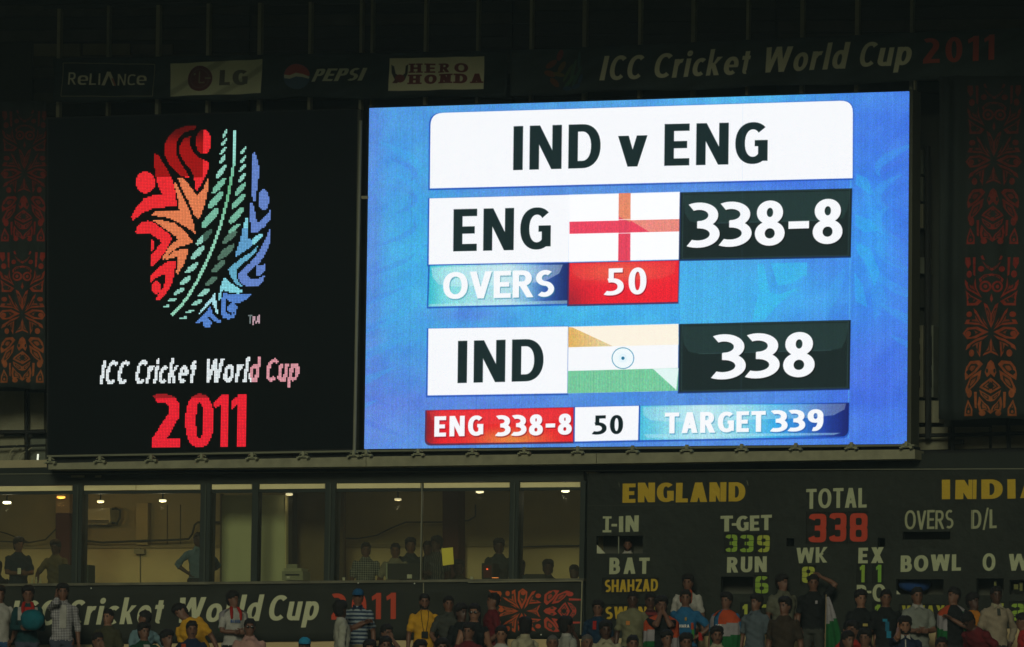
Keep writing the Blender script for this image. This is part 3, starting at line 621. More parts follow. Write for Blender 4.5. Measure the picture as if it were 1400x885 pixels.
lc.poly(d_([(105, 700), (125, 760), (160, 800), (195, 825), (180, 840), (130, 815), (95, 780), (50, 820), (-20, 848), (30, 790), (70, 750)]), BL2)
el((270, 300), 5.9, 80, 840, 33, 33, BL2)
lc.text('T', 339.5, 442, 345.5, 442, 12, (.45, .5, .5), s=.2, h=.16); lc.text('M', 346, 444, 355, 443.5, 12, (.8, .66, .7), s=.2, h=.2)
kw = dict(s=.19, h=.15, slant=.22, sp=.12)
WH = (.95, .99, 1)
def wcol(X, Y): return np.where((X > 343)[..., None], np.array((.9, .62, .66)), np.array(WH))
lc.text('ICC', 136, 526, 178, 525.5, 32, WH, **kw); lc.text('Cricket', 184, 525.5, 270, 524, 33, WH, **kw)
lc.text('World', 278, 523.5, 357, 522.5, 33, wcol, **kw); lc.text('Cup', 362, 522, 412, 520.5, 31, wcol, **kw)
r11 = lambda X, Y: np.where(((Y < 544) & (X < 290))[..., None], np.array((.66, .1, .13)), np.array((.97, .13, .2)))
lc.text('20', 208, 612, 292, 612, 73, r11, s=.21, h=.155, sp=.1, n=2.3); lc.text('11', 292, 612, 336, 611, 72, r11, s=.21, h=.14, sp=.06)
# faint uneven unlit modules
# each diode: a bright cell with a dark gap
up_ = 4; big = np.repeat(np.repeat(lc.a, up_, 0), up_, 1); yy, xx = np.mgrid[0:big.shape[0], 0:big.shape[1]]
gap = ((yy % up_) == up_ - 1) | ((xx % up_) == up_ - 1)
cellj = np.repeat(np.repeat(1 + .03 * RNG.standard_normal(lc.a.shape[:2]), up_, 0), up_, 1)
lit = sm(big[..., :3].max(-1), .1, .3)
big[..., :3] *= (1 - .32 * gap * lit)[..., None] * cellj[..., None]
lc.a = np.clip(big, 0, 1); lc.H, lc.W = big.shape[:2]
lc_img = lc.image('emblem_picture')
bs = A.loc(277, 622)
vl = thing('video_screen', 'dark LED screen showing the coloured ball emblem above ICC Cricket World Cup 2011', 'screen', A, (bs[0], 0, bs[2]))
b = MB(); b.slab(A, SL, -.004, .03); b.build('display', img_mat('led_picture_left', lc_img, 1.15, .55), vl, uvrect=lc.rect)
b = MB(); b.slab(A, [(64, 161), (487, 148), (486, 617), (64, 624)], .008, .45); b.build('cabinet', BLK, vl)
b = MB(); pxtube(b, A, [(493, 165), (484.5, 618)], -.03, .028, 8); b.build('corner_pipe', mat('grey_pipe', (.16, .17, .12), .6), vl)
b = MB(); b.slab(A, [(489, 150), (493, 150), (487, 617), (483, 617)], -.01, .1); b.build('side_frame', mat('dark_olive_trim', (.05, .055, .035)), vl)
b = MB(); b.slab(A, [(494, 268), (503, 268), (503, 272), (494, 272)], -.03, .05); b.build('bracket', OLV, vl)

# ---------------------------------------------------------------- support ledge under both screens with a row of clamps
bs = A.loc(657, 640)
led = thing('support_ledge', 'long olive steel ledge carrying both screens, with small clamps along its top', 'ledge', A, (bs[0], -.3, bs[2]))
b = MB(); b.slab(A, [(66, 633.5), (500, 624.5), (500, 638), (66, 642)], -.2, .3); b.build('beam', OLV, led)
b = MB(); b.slab(A, [(500.8, 624.5), (815, 620), (815, 634), (500.8, 638)], -.2, .3); b.build('beam', OLV, led)
b = MB(); b.slab(A, [(815.8, 620), (1251, 614.5), (1251, 627.5), (815.8, 634)], -.2, .3); b.build('beam', OLV, led)
b = MB(); b.slab(A, [(64, 622.5), (496, 615.5), (1250, 607.5), (1250, 610), (496, 618), (64, 625)], -.12, .1); b.build('top_rail', mat('rail_steel', (.13, .14, .09), .6), led)
b = MB(); b.slab(A, [(64, 625), (496, 618), (1250, 610), (1250, 622), (500, 632), (64, 640)], .02, .35); b.build('back_plate', BLK, led)
cl = MB()
u, z = 0, 0
CX_ = [70, 138, 208, 277, 346, 416, 485, 502, 573, 647, 718, 791, 866, 940, 1015, 1089, 1165, 1240]
def clamp(x, y):
    u0, z0 = A.hit(x, y, -.22); u0 = float(u0); z0 = float(z0); q = MB()
    q.box(u0 - .085, u0 + .085, -.26, -.21, z0 - .018, z0 + .006); q.box(u0 - .022, u0 + .022, -.28, -.23, z0, z0 + .075)
    q.box(u0 - .10, u0 - .06, -.30, -.21, z0 - .035, z0 - .012); q.box(u0 + .06, u0 + .10, -.30, -.21, z0 - .035, z0 - .012)
    q.tube([(u0 - .07, -.25, z0 + .03), (u0 - .02, -.25, z0 + .05)], .008, 5); q.tube([(u0 + .07, -.25, z0 + .03), (u0 + .02, -.25, z0 + .05)], .008, 5)
    q.build('clamp', mat('clamp_steel', (.2, .21, .13), .5, noise=.3), led)
for x in CX_:
    y = np.interp(x, [70, 485, 502, 1240], [631.5, 622.5, 621.5, 610.5]); clamp(x, y)
# soffit and dark header under the ledge
# ---------------------------------------------------------------- advertising banners hung across the posts
def cloth_grid(name, P, outline_fn, nx, ny, d0, fold, mats, parent=None, uvr=None, thick=.004):
    """outline_fn(s,t)->photo point on plane P; real cloth sheet with folds and thickness"""
    vs = []; 
    for j in range(ny + 1):
        for i in range(nx + 1):
            s_, t_ = i / nx, j / ny; p = outline_fn(s_, t_); u, z = P.hit(p[0], p[1], d0); vs.append((float(u), d0 + fold(s_, t_), float(z)))
    n = len(vs); fs = []
    q = MB(); f = lambda i, j: j * (nx + 1) + i
    for j in range(ny):
        for i in range(nx): fs.append((f(i, j), f(i, j + 1), f(i + 1, j + 1), f(i + 1, j)))
    vb = [(a, b_2 + thick, c) for a, b_2, c in vs]; fb = [tuple(n + k for k in reversed(x)) for x in fs]
    rim = [f(i, 0) for i in range(nx)] + [f(nx, j) for j in range(ny)] + [f(i, ny) for i in range(nx, 0, -1)] + [f(0, j) for j in range(ny, 0, -1)]
    fr = [(rim[k], rim[(k + 1) % len(rim)], n + rim[(k + 1) % len(rim)], n + rim[k]) for k in range(len(rim))]
    q.add(vs + vb, fs + fb + fr); return q
DC = (.12, .165, .15)     # dark cloth, srgb of albedo
def alb(c, k=1.0): return tuple(srgb(np.array(c) * k))
CREAM = alb((.5, .5, .3)); PALE = alb((.34, .35, .2))
hb = [(72, 80), (700, 68), (700, 128), (72, 140)]
hc = Canvas(A, hb, 1256, 144, alb((.02, .032, .03)), d=.55)
hx, hy = hc.grid()
hc.a[..., :3] *= (1 + .3 * (vnoise(hx + hy * 2, hy, 20, 5) - .5))[..., None]
ln = lambda p, w_, c, al=1.0: hc.line(p, w_, c, al)
for e in (((85, 86), (211, 88)), ((211, 88), (210, 132)), ((210, 132), (84, 132)), ((84, 132), (85, 86))): ln(e, 1.1, alb((.2, .2, .12)))
CR2 = alb((.55, .56, .38))
def split_text(c, items, **kw):
    for st, x0, x1, cap, y0, y1 in items: c.text(st, x0, y0, x1, y1, cap, CR2, **kw)
kk = dict(s=.15, h=.13, n=3)
split_text(hc, [('R', 93, 104, 17, 116, 116), ('L', 122, 132, 16, 116.5, 116.5), ('I', 135, 137.5, 16, 116.5, 116.5), ('Λ', 139, 157, 19, 117, 117), ('N', 159, 171, 16, 116.8, 116.8), ('C', 174, 185, 15, 116.8, 116.8)], **kk)
hc.text('e', 106, 116.3, 120, 116.3, 18, CR2, s=.15, h=.13, n=3); hc.text('e', 187, 116.6, 200, 116.6, 18, CR2, s=.15, h=.13, n=3)
ln([(152, 107), (156, 117)], 2.2, alb((.25, .05, .03)), .7)
pn = lambda p, c: hc.poly(p, c)
hc.fill([np.array([(233, 87), (359, 81), (358, 128), (232, 132)])], lambda X, Y: np.array(alb((.48, .52, .33))) * (1 - .18 * sm(np.sin((X + Y * 1.6) * .09), .6, 1))[..., None])
hc.ell(273, 107.5, 17, 17.5, alb((.12, .035, .04))); hc.ell(273, 107.5, 13, 13.5, alb((.2, .2, .13)), .5); hc.ell(273, 107.5, 12, 12.3, alb((.12, .035, .04)))
ln([(273, 98), (273, 114)], 2, alb((.22, .2, .12))); ln([(273, 113.5), (280, 113)], 2, alb((.22, .2, .12))); ln([(280, 107), (288, 107)], 2.2, alb((.22, .2, .12))); hc.ell(266, 101.5, 1.8, 1.8, alb((.22, .2, .12)))
hc.text('LG', 300, 117, 337, 116, 21, alb((.11, .115, .085)), s=.26, h=.2)
hc.ell(405, 104.5, 17.5, 17.5, alb((.05, .09, .13)))
tt = np.linspace(math.pi, 2 * math.pi, 14)
hc.poly([(405 + 17 * math.cos(v), 103 + 15.5 * math.sin(v)) for v in tt] + [(418, 103.5), (410, 101), (402, 101.5), (394, 104)], alb((.3, .06, .05)))
hc.poly([(388, 102), (396, 103), (404, 99.5), (413, 101), (421.5, 104.5), (421, 107.5), (412, 105), (404, 104.5), (396, 108), (388.5, 107)], alb((.42, .44, .3)))
hc.text('PEPSI', 425, 112, 501, 110, 17.5, alb((.42, .46, .3)), s=.24, h=.17, slant=.3, n=3, sp=.08)
hc.fill([np.array([(533, 80), (662, 77), (661, 122), (532, 125)])], alb((.58, .6, .38)))
hc.text('HERO', 560, 99.5, 639, 99, 12.5, alb((.16, .04, .035)), s=.22, h=.17, serif=True, sp=.3)
hc.text('HONDA', 559, 115.2, 659, 113.5, 13, alb((.16, .04, .035)), s=.26, h=.2, serif=True, sp=.26)
pn([(535.5, 89), (539, 91), (541, 101), (544, 103), (550, 103), (553, 100), (554, 90), (557, 88), (556.5, 100), (553, 109), (546, 106), (540, 109), (536, 100)], alb((.035, .04, .03)))
hc.ell(546.5, 107.5, 6.5, 5.5, alb((.17, .035, .03))); pn([(537, 114), (541, 108), (546, 110), (543, 114)], alb((.1, .03, .02)))
him = hc.image('sponsor_print')
fold1 = lambda s_, t_: .035 * math.sin(s_ * 47 + t_ * 2) * (.3 + .7 * t_) + .02 * math.sin(s_ * 90 + 3 * t_) + .02 * math.sin(t_ * 5)
u0 = A.loc(386, 140, .55)
q = cloth_grid('x', A, lambda s_, t_: (72 + 622 * s_, (80 - 11 * s_) * (1 - t_) + (139 - 6.5 * s_ + 2 * math.sin(s_ * 20)) * t_), 160, 10, .55, fold1, None)
o = q.build('advertising_banner', img_mat('sponsor_banner_cloth', him, 0, .85, bump=4), P=A, base=(u0[0], .55, u0[2]), smooth=True, uvrect=hc.rect)
tag(o, 'long dark cloth banner with four sponsor logos hung above the dark screen', 'banner')
# right top banner
wc = Canvas(A, [(700, 30), (1440, 30), (1440, 140), (700, 140)], 1480, 220, alb((.03, .045, .042)), d=.5)
wx, wy = wc.grid(); wc.a[..., :3] *= (1 + .3 * (vnoise(wx + wy * 2, wy, 24, 6) - .5))[..., None]
kw = dict(s=.2, h=.16, slant=.2, sp=.13)
CT = alb((.33, .34, .19))
CT = alb((.55, .57, .38)); wc.text('ICC', 820, 110.5, 881, 108, 33.5, CT, **kw); wc.text('Cricket', 893, 107.5, 1029, 101, 34, CT, **kw); wc.text('World', 1041, 100, 1162, 93.5, 34.5, CT, **kw); wc.text('Cup', 1172, 92.5, 1250, 88.5, 34, CT, **kw)
wc.text('2011', 1262, 87.5, 1360, 82, 34.5, alb((.34, .06, .035)), s=.2, h=.16, sp=.18)
# small faded ball emblem
E = [(0, alb((.16, .04, .03)))]
for k, (cx, cy, rx, ry, r_, c) in enumerate(((754, 88, 9, 4, -.6, (.14, .045, .02)), (766, 76, 8, 4, -1.2, (.15, .03, .03)), (752, 101, 8, 4, .3, (.14, .05, .02)), (758, 113, 8, 4, .8, (.12, .05, .02)), (768, 92, 9, 3.5, -1.0, (.11, .07, .02)), (764, 102, 8, 3, .2, (.10, .08, .02)),
                                             (778, 112, 12, 2.5, -.9, (.035, .09, .04)), (783, 96, 16, 2.2, -1.3, (.04, .09, .045)), (788, 104, 16, 2.2, -1.15, (.03, .08, .05)), (776, 100, 14, 2, -1.1, (.05, .09, .03)), (791, 82, 12, 2, -1.5, (.03, .07, .06)), (787, 118, 6, 3, -.4, (.02, .05, .09)), (775, 121, 6, 3, 0, (.02, .05, .09)), (793, 108, 7, 2.5, -1.2, (.02, .05, .09)))):
    wc.ell(cx, cy, rx, ry, alb(np.array(c) * 1.3), .9, rot=r_)
wim = wc.image('world_cup_print')
q = cloth_grid('x', A, lambda s_, t_: (697 + 743 * s_, (69 - 33 * s_) * (1 - t_) + (131 - 26 * s_ + 1.5 * math.sin(s_ * 23)) * t_), 180, 10, .5, lambda s_, t_: .03 * math.sin(s_ * 61 + t_ * 2) * (.3 + .7 * t_) + .015 * math.sin(s_ * 111), None)
u0 = A.loc(1060, 130, .5)
o = q.build('advertising_banner', img_mat('world_cup_banner_cloth', wim, 0, .85, bump=4), P=A, base=(u0[0], .5, u0[2]), smooth=True, uvrect=wc.rect)
tag(o, 'long dark cloth banner lettered ICC Cricket World Cup 2011 above the bright screen', 'banner')
# ---------------------------------------------------------------- patterned cloth
STAR = [[(-10, -40), (-5, -37), (0, -25), (0, -5), (-4, -15)], [(-24, -33), (-19, -28), (-12, -15), (-3, -3), (-14, -9), (-37, -11), (-34, -17), (-20, -17)], [(-3, 0), (-18, -7), (-33, -6), (-39, 2), (-33, 10), (-20, 9)],
        [(-3, 4), (-12, 12), (-14, 35), (-18, 28), (-20, 16), (-35, 25), (-33, 18), (-20, 10)], [(0, 8), (-4, 22), (-11, 33), (0, 28)], [(-12, -21), (-4, -7), (-9, -12)],
        [(-34, 48), (-28, 40), (-15, 39), (-10, 44), (-20, 56), (-35, 66), (-36, 58)], [(0, 38), (-4, 42), (-8, 55), (-5, 62), (0, 57)], [(-35, 78), (-28, 62), (-12, 52), (-14, 64), (-22, 74), (-34, 84)],
        [(0, 62), (-12, 72), (-15, 76), (0, 84), (0, 78), (-7, 75), (0, 68)], [(-15, 79), (0, 88), (0, 95), (-5, 94), (-13, 86)], [(-22, 82), (-18, 82), (-18, 105), (-21, 103)], [(-31, 92), (-24, 105), (-24, 115), (-36, 115), (-35, 104)], [(-15, 88), (-8, 97), (-3, 101), (0, 107), (0, 112), (-6, 107), (-15, 108), (-17, 99)],
        [(-17, -72), (-10, -78), (0, -80), (0, -77), (-9, -74), (-15, -67)], [(-13, -97), (-6, -91), (0, -87), (0, -83), (-7, -88)], [(-37, -72), (-31, -65), (-24, -62), (-22, -75), (-20, -60), (-12, -46), (-22, -52), (-34, -58), (-37, -66)],
        [(-36, -57), (-28, -50), (-12, -42), (-18, -36), (-34, -36), (-34, -46)], [(-26, -102), (-22, -102), (-22, -76), (-25, -78)], [(-37, -102), (-30, -102), (-29, -92), (-33, -86), (-37, -94)], [(0, -53), (-2, -45), (0, -40)], [(-15, -103), (-12, -105), (-9, -98), (-13, -99)]]
DOTS = [(-30, -24, 4.5, 4), (-26, 29, 4, 5), (-29, 84, 4, 6), (-11, 111, 4.5, 4), (-14, -86, 4.5, 4), (-31, -79, 4, 5), (-8, -62, 8, 8)]
HOLES = [(-28, 2, 7.5, 5), (-30, 55, 4, 3), (-28, -44, 4.5, 3), (-8, -62, 5, 5), (-30, 108, 3.4, 4.5), (-5, 53, 1.5, 3)]
DOT2 = [(-31, 2.5, 4, 4), (-8, -62, 2.6, 2.8), (-30, 109, 1.8, 2.4)]
def motif(c, M, col, dark, ymin=-200, ymax=200):
    for sg in (1, -1):
        pp = [p for p in STAR if ymin <= np.mean([q[1] for q in p]) <= ymax]
        c.fill([np.array([M(x * sg, y) for x, y in p]) for p in pp], col)
        for k_, cc_ in ((.60, dark), (.36, col)):      # nested outlines inside the larger figures
            L_ = []
            for p in pp:
                q_ = np.array(p, float); ext = q_.max(0) - q_.min(0)
                if min(ext) < 9: continue
                ctr = q_.mean(0); L_.append(np.array([M(x * sg, y) for x, y in ctr + (q_ - ctr) * k_]))
            if L_: c.fill(L_, cc_, .85)
        def es(L, cc):
            ps = []
            for x, y, rx, ry in L:
                if ymin <= y <= ymax: ps.append(np.array([M((x + rx * math.cos(t)) * sg, y + ry * math.sin(t)) for t in np.linspace(0, 2 * math.pi, 14, endpoint=False)]))
            if ps: c.fill(ps, cc)
        es(DOTS, col); es(HOLES, dark); es(DOT2, col)
def vbanner(name, lab, corners, axis, stars, sc, x_of, W, H, edge_fold, ybot, ytop):
    dark = alb((.013, .019, .017))
    c = Canvas(A, corners, W, H, dark, d=.35); X, Y = c.grid(); c.a[..., :3] *= (1 + .25 * (vnoise(X, Y * .3, 12, 8) - .5))[..., None]
    col = lambda X, Y: srgb(np.stack([.09 + .17 * sm(Y, ybot - 400, ybot), .018 + .06 * sm(Y, ybot - 210, ybot), .013 + .01 * sm(Y, ybot - 200, ybot)], -1) * (.8 + .4 * vnoise(X, Y, 3, 4))[..., None])  # red to orange print; the darker top also paints in roof shade
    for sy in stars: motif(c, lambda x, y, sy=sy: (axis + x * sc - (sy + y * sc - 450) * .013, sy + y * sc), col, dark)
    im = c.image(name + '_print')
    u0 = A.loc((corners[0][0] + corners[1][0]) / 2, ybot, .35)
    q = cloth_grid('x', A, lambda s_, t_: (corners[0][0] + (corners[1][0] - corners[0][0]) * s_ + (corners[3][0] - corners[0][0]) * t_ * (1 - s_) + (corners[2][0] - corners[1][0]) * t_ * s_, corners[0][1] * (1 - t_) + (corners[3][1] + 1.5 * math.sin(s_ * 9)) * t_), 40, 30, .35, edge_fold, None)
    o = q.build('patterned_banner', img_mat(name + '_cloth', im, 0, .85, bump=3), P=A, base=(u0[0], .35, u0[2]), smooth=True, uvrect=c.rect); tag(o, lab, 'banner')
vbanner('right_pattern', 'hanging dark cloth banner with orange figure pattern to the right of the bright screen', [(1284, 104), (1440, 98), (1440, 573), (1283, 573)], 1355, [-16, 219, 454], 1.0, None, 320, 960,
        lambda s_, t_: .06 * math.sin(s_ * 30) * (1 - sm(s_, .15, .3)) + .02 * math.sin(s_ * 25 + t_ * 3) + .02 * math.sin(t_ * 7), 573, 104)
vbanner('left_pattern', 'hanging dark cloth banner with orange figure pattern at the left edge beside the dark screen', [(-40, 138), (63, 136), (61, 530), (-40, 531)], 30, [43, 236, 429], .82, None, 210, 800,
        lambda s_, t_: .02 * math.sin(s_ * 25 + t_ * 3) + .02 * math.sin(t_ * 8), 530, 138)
# ================================================================== LOWER BUILDING: glazed boxes, banner, hand-worked scoreboard
bs = B.loc(380, 885)
low = thing('pavilion', 'glazed viewing boxes of the pavilion below the dark screen, cream rooms behind dark mullions', 'building', B, (bs[0], 0, 2.0))
HDR = mat('dark_green_header', (.024, .03, .022), .7, noise=.25)
MUL = mat('dark_green_mullion', (.018, .026, .02), .6, noise=.2)
STRIP = mat('cream_blind', (.7, .64, .34), .8, noise=.1)
ysl = lambda x: 800.5 - .0095 * x          # sill line
b = MB(); b.slab(B, [(-60, 641), (1460, 617), (1460, 641), (800, 645), (-60, 652)], -.005, .5); b.build('header_recess', mat('header_recess_dark', (.015, .02, .016), .9), low)
b = MB(); b.slab(B, [(-60, 649.5), (798, 644.5), (798, 658), (640, 659), (-60, 665)], -.02, .12); b.build('header_beam', HDR, low)
b = MB(); b.slab(B, [(-60, 648), (798, 643), (1460, 640), (1460, 641.5), (798, 644.3), (-60, 649.3)], -.045, -.021); b.build('drip_edge', mat('drip_edge_metal', (.11, .12, .08), .6), low)
for x0, x1, y in ((97, 115, 650), (130, 138, 650)):
    b = MB(); b.rect(B, x0, y, x1, y + 3, -.045, -.021); b.build('vent', OLV, low)
def yt(x): return 665.2 - .0100 * x + 0.0000035 * x * x
segs = [(-60, 98.5), (113, 185.5), (186.3, 273.5), (288, 344), (353, 444), (458.5, 574.5), (579.5, 696.5), (709.5, 793)]
for x0, x1 in segs:
    b = MB(); b.slab(B, [(x0, yt(x0)), (x1, yt(x1)), (x1, yt(x1) + 6.6), (x0, yt(x0) + 6.8)], -.005, .05); b.build('cream_strip', STRIP, low)
b = MB(); b.slab(B, [(-60, yt(-60) + 6.9), (794, yt(794) + 6.6), (794, yt(794) + 10.5), (-60, yt(-60) + 11)], -.02, .08); b.build('transom', MUL, low)
for x0, x1, dd in ((99, 112.5, .16), (273.8, 287.5, .16), (344.3, 352.7, .10), (444.3, 458.2, .16), (696.8, 709.2, .16), (793.2, 800, .16)):
    b = MB(); sh = 1.9; b.slab(B, [(x0 + .6, yt(x0) - 2), (x1 + .6, yt(x1) - 2), (x1 - sh, ysl(x1) + 1), (x0 - sh, ysl(x0) + 1)], -.06, dd); b.build('mullion', MUL, low)
    if x1 - x0 > 10:
        b = MB(); xm = (x0 + x1) / 2; b.slab(B, [(xm - 1.2 + .6, yt(x0)), (xm + 1.2 + .6, yt(x0)), (xm + 1.2 - sh, ysl(x0)), (xm - 1.2 - sh, ysl(x0))], -.085, -.061); b.build('cover_strip', mat('mullion_strip', (.035, .045, .033), .5), low)
b = MB(); b.slab(B, [(576, 661), (577.4, 661), (575.4, 795), (574, 795)], -.03, .03); b.build('glass_joint', mat('joint_grey', (.16, .17, .12), .5), low)
for x0, x1 in ((-60, 98), (113, 273), (288, 344), (353, 444), (458.5, 574), (579, 696), (709.5, 793)):
    b = MB(); b.slab(B, [(x0, yt(x0) + 9), (x1, yt(x1) + 9), (x1, ysl(x1)), (x0, ysl(x0))], 0.0, .012); b.build('window_pane', glass(), low)
b = MB(); b.slab(B, [(-60, ysl(-60) - 2.2), (798, ysl(798) - 2.2), (798, ysl(798) + 1.3), (-60, ysl(-60) + 1.3)], -.10, .55); b.build('sill', mat('sill_metal', (.10, .10, .065), .6, noise=.5, nscale=3), low)
# rooms
uL, zc = B.hit(-60, 655, 0); uR, _ = B.hit(799, 655, 0); uL, uR, zc = float(uL), float(uR), float(zc)
_, zs = B.hit(400, 797, 0); zs = float(zs); ZF = zs - 1.0; DB = 2.5
b = MB(); b.box(uL - 1, uR + .15, .55, DB, ZF - .2, ZF); b.build('room_floor', CONC, low)
b = MB(); b.box(uL - 1, uR + .15, .05, DB, zc + .02, zc + .3); b.build('ceiling', mat('ceiling_board', (.3, .27, .16), .9), low)
_, zm = B.hit(400, 746, DB); zm = float(zm)
b = MB(); b.box(uL - 1, uR + .15, DB, DB + .2, zm, zc + .1); b.build('back_wall', mat('upper_room_wall', (.37, .32, .16), .9, noise=.1), low)
b = MB(); b.box(uL - 1, uR + .15, DB - .03, DB + .2, ZF, zm - .01); b.build('wainscot', mat('lower_room_wall', (.50, .41, .21), .9, noise=.08), low)
b = MB(); b.box(uL - 1, uR + .15, DB - .06, DB - .03, zm - .035, zm + .015); b.build('ledge_strip', mat('ledge_strip', (.3, .25, .13), .8), low)
b = MB(); b.box(uR + .02, uR + .15, .1, DB, ZF, zc + .1); b.build('side_wall', mat('upper_room_wall', (.4, .33, .15)), low)
def broom(name, x0, y0, x1, y1, d0, d1, M, parent=low):
    b = MB(); b.rect(B, x0, y0, x1, y1, d0, d1); return b.build(name, M, parent)
broom('wall_joint', 191, 749, 192, 800, DB - .05, DB - .02, mat('dark_joint', (.12, .1, .05)))  # thin dark joint strips on the room wall
for x in (202, 228, 246): broom('wall_joint', x, 690, x + .9, 744, DB - .012, DB + .02, mat('dark_joint', (.12, .1, .05)))
broom('pilaster', 186, 688, 202, 745, DB - .12, DB + .02, mat('pilaster_cream', (.46, .38, .18), .9))
broom('red_column', 76, 702, 95, 812, 2.1, 2.4, mat('dark_red_paint', (.06, .016, .01), .7))
broom('tan_column_head', 76, 668, 95, 701.5, 2.12, 2.38, mat('tan_paint', (.3, .21, .1), .8))
broom('red_column', 605, 668, 626.5, 812, 1.9, 2.2, mat('dark_red_paint', (.06, .016, .01), .7))
broom('partition_panel', 302.5, 677, 345.5, 812, 1.1, 1.2, mat('pale_partition', (.5, .52, .32), .8, noise=.06))
broom('partition_panel', 346, 677, 389.5, 812, 1.1, 1.2, mat('pale_partition', (.5, .52, .32), .8, noise=.06))
broom('partition_edge', 300.5, 675, 302.3, 812, 1.08, 1.2, mat('partition_edge', (.22, .18, .09)))
broom('partition_edge', 389.8, 675, 391.2, 812, 1.06, 1.2, mat('partition_trim', (.6, .55, .3)))
broom('dark_column', 393, 668, 399.5, 812, 1.15, 1.35, mat('near_black_column', (.02, .018, .012)))
broom('brown_wall', 399.7, 668, 470, 812, 1.7, 1.8, mat('brown_room_wall', (.13, .1, .05), .85, noise=.2))
broom('socket_box', 183, 751, 197, 757.5, DB - .12, DB - .03, mat('socket_cream', (.3, .27, .16)))
def wire(pts, d, r=.012, name='cable', M=None, parent=low):
    b = MB(); pxtube(b, B, pts, d, r, 6); return b.build(name, M or mat('dark_cable', (.04, .045, .03)), parent)
wire([(100, 738), (140, 742), (196, 739.5), (222, 739), (246, 738), (258, 737), (263, 730), (266, 718), (270, 714.5), (303, 714)], DB - .15, .018)
wire([(-30, 739), (40, 742), (62, 738), (78, 722)], DB - .2, .012); wire([(-20, 722), (10, 730), (40, 742)], DB - .2, .01)
wire([(462, 736), (490, 736.5), (515, 732), (535, 722), (555, 714), (600, 714), (640, 712), (650, 706), (650, 690)], DB - .15, .012)
wire([(150, 714), (160, 716), (164, 708), (164, 698), (158, 695), (151, 697)], 2.3, .02)
wire([(712, 748), (750, 746.5), (792, 746)], DB - .1, .01)
# air conditioner on the back wall
ac = B.loc(133, 716, 2.2)
ao = thing('air_conditioner', 'white wall air conditioner on the back wall of the left box behind the glass', 'air conditioner', B, (ac[0], 2.3, ac[2]))
b = MB(); b.slab(B, [(112, 696), (150, 694.5), (151, 713), (147, 717), (115, 717), (112, 714)], 2.2, 2.49); b.build('casing', mat('ac_casing', (.45, .42, .25), .6), ao)
for k in range(3):
    b = MB(); b.rect(B, 115, 711.2 + 1.7 * k, 148, 712.1 + 1.7 * k, 2.18, 2.21); b.build('louvre', DK, ao)
# ceiling lamps
LAMPS = [(9.5, 687.3, (1, .93, .7), 5, 6), (83.5, 680, (1, .42, .08), 2.4, 6), (137.5, 685.8, (1, .85, .5), 1.6, 5), (222.5, 684.8, (1, .9, .6), 2.2, 5.2), (395.5, 676, (1, .85, .55), 1.0, 5), (544, 683, (1, .85, .55), .7, 5), (656, 672.6, (1, .88, .6), 1.5, 5.5), (710, 681, (1, .85, .5), .8, 2.5), (773, 671.5, (1, .93, .7), 3, 5.5)]
LL = ['brightest white ceiling lamp at the far left of the boxes', 'orange ceiling lamp above the red column', 'warm ceiling lamp above the air conditioner', 'bright ceiling lamp above the white pilaster', 'dim ceiling lamp in front of the dark column beside the pale partition', 'dim ceiling lamp above the checked and white shirted men', 'ceiling lamp to the right of the maroon column', 'tiny ceiling lamp against the mullion of the rightmost box', 'bright ceiling lamp in the rightmost box']
for i, (x, y, c, e, r) in enumerate(LAMPS):
    d = .95 if i != 5 else 1.6
    u, z = B.hit(x, y, d); u, z = float(u), float(z); r_ = r / 88
    o = thing('ceiling_lamp', LL[i], 'ceiling lamp', B, (u, d, z), 'round lamps on the box ceilings')
    b = MB(); b.lathe((u, d, z), [(r_ * .6, -.020), (r_, -.012), (r_, .012), (r_ * .8, .018)], 16); b.build('diffuser', emat('lamp_glow_%d' % i, c, e), o)
    MATS['lamp_glow_%d' % i].cycles.emission_sampling = 'NONE'
    if i != 7:
        pl = bpy.data.lights.new('ceiling_lamp_light', 'POINT'); pl.energy = {4: .5, 5: 1.2, 6: 1.6, 8: 1.8}.get(i, 5); pl.shadow_soft_size = .05; pl.color = (1, .84, .58) if i != 1 else (1, .5, .15)
        po = bpy.data.objects.new('ceiling_lamp_light', pl); COL.objects.link(po); po.parent = o; po.location = (0, 0, -.12)
    b = MB(); b.lathe((u, d, z), [(r_ * .7, .019), (r_ * .75, .03), (.012, .035), (.012, max(.05, zc + .02 - z))], 10); b.build('mount', DK, o)
# things on the sill desk
def desk_thing(name, lab, cat, boxes, base_px, grp=None):
    u, z = B.hit(*base_px, .3); o = thing(name, lab, cat, B, (float(u), .3, float(z)), grp)
    for nm, x0, y0, x1, y1, d0, d1, M in boxes:
        b = MB(); b.rect(B, x0, y0, x1, y1, d0, d1); b.build(nm, M, o)
    return o
LG = mat('equipment_grey', (.26, .27, .18), .6); 
desk_thing('printer', 'pale grey desktop printer on the sill in front of the dark column', 'printer', [('body', 385.5, 781, 414, 793.5, .2, .5, LG), ('lid', 388, 777, 412, 780.8, .22, .5, mat('equipment_pale', (.36, .37, .25))), ('paper_tray', 391.5, 771.5, 406, 776.8, .36, .42, LG), ('slot', 390, 785, 409, 787, .19, .21, BLK), ('label_plate', 392, 788, 396, 791, .185, .2, mat('paper_white', (.6, .6, .5)))], (400, 793))
MON = mat('monitor_shell', (.025, .028, .025), .5)
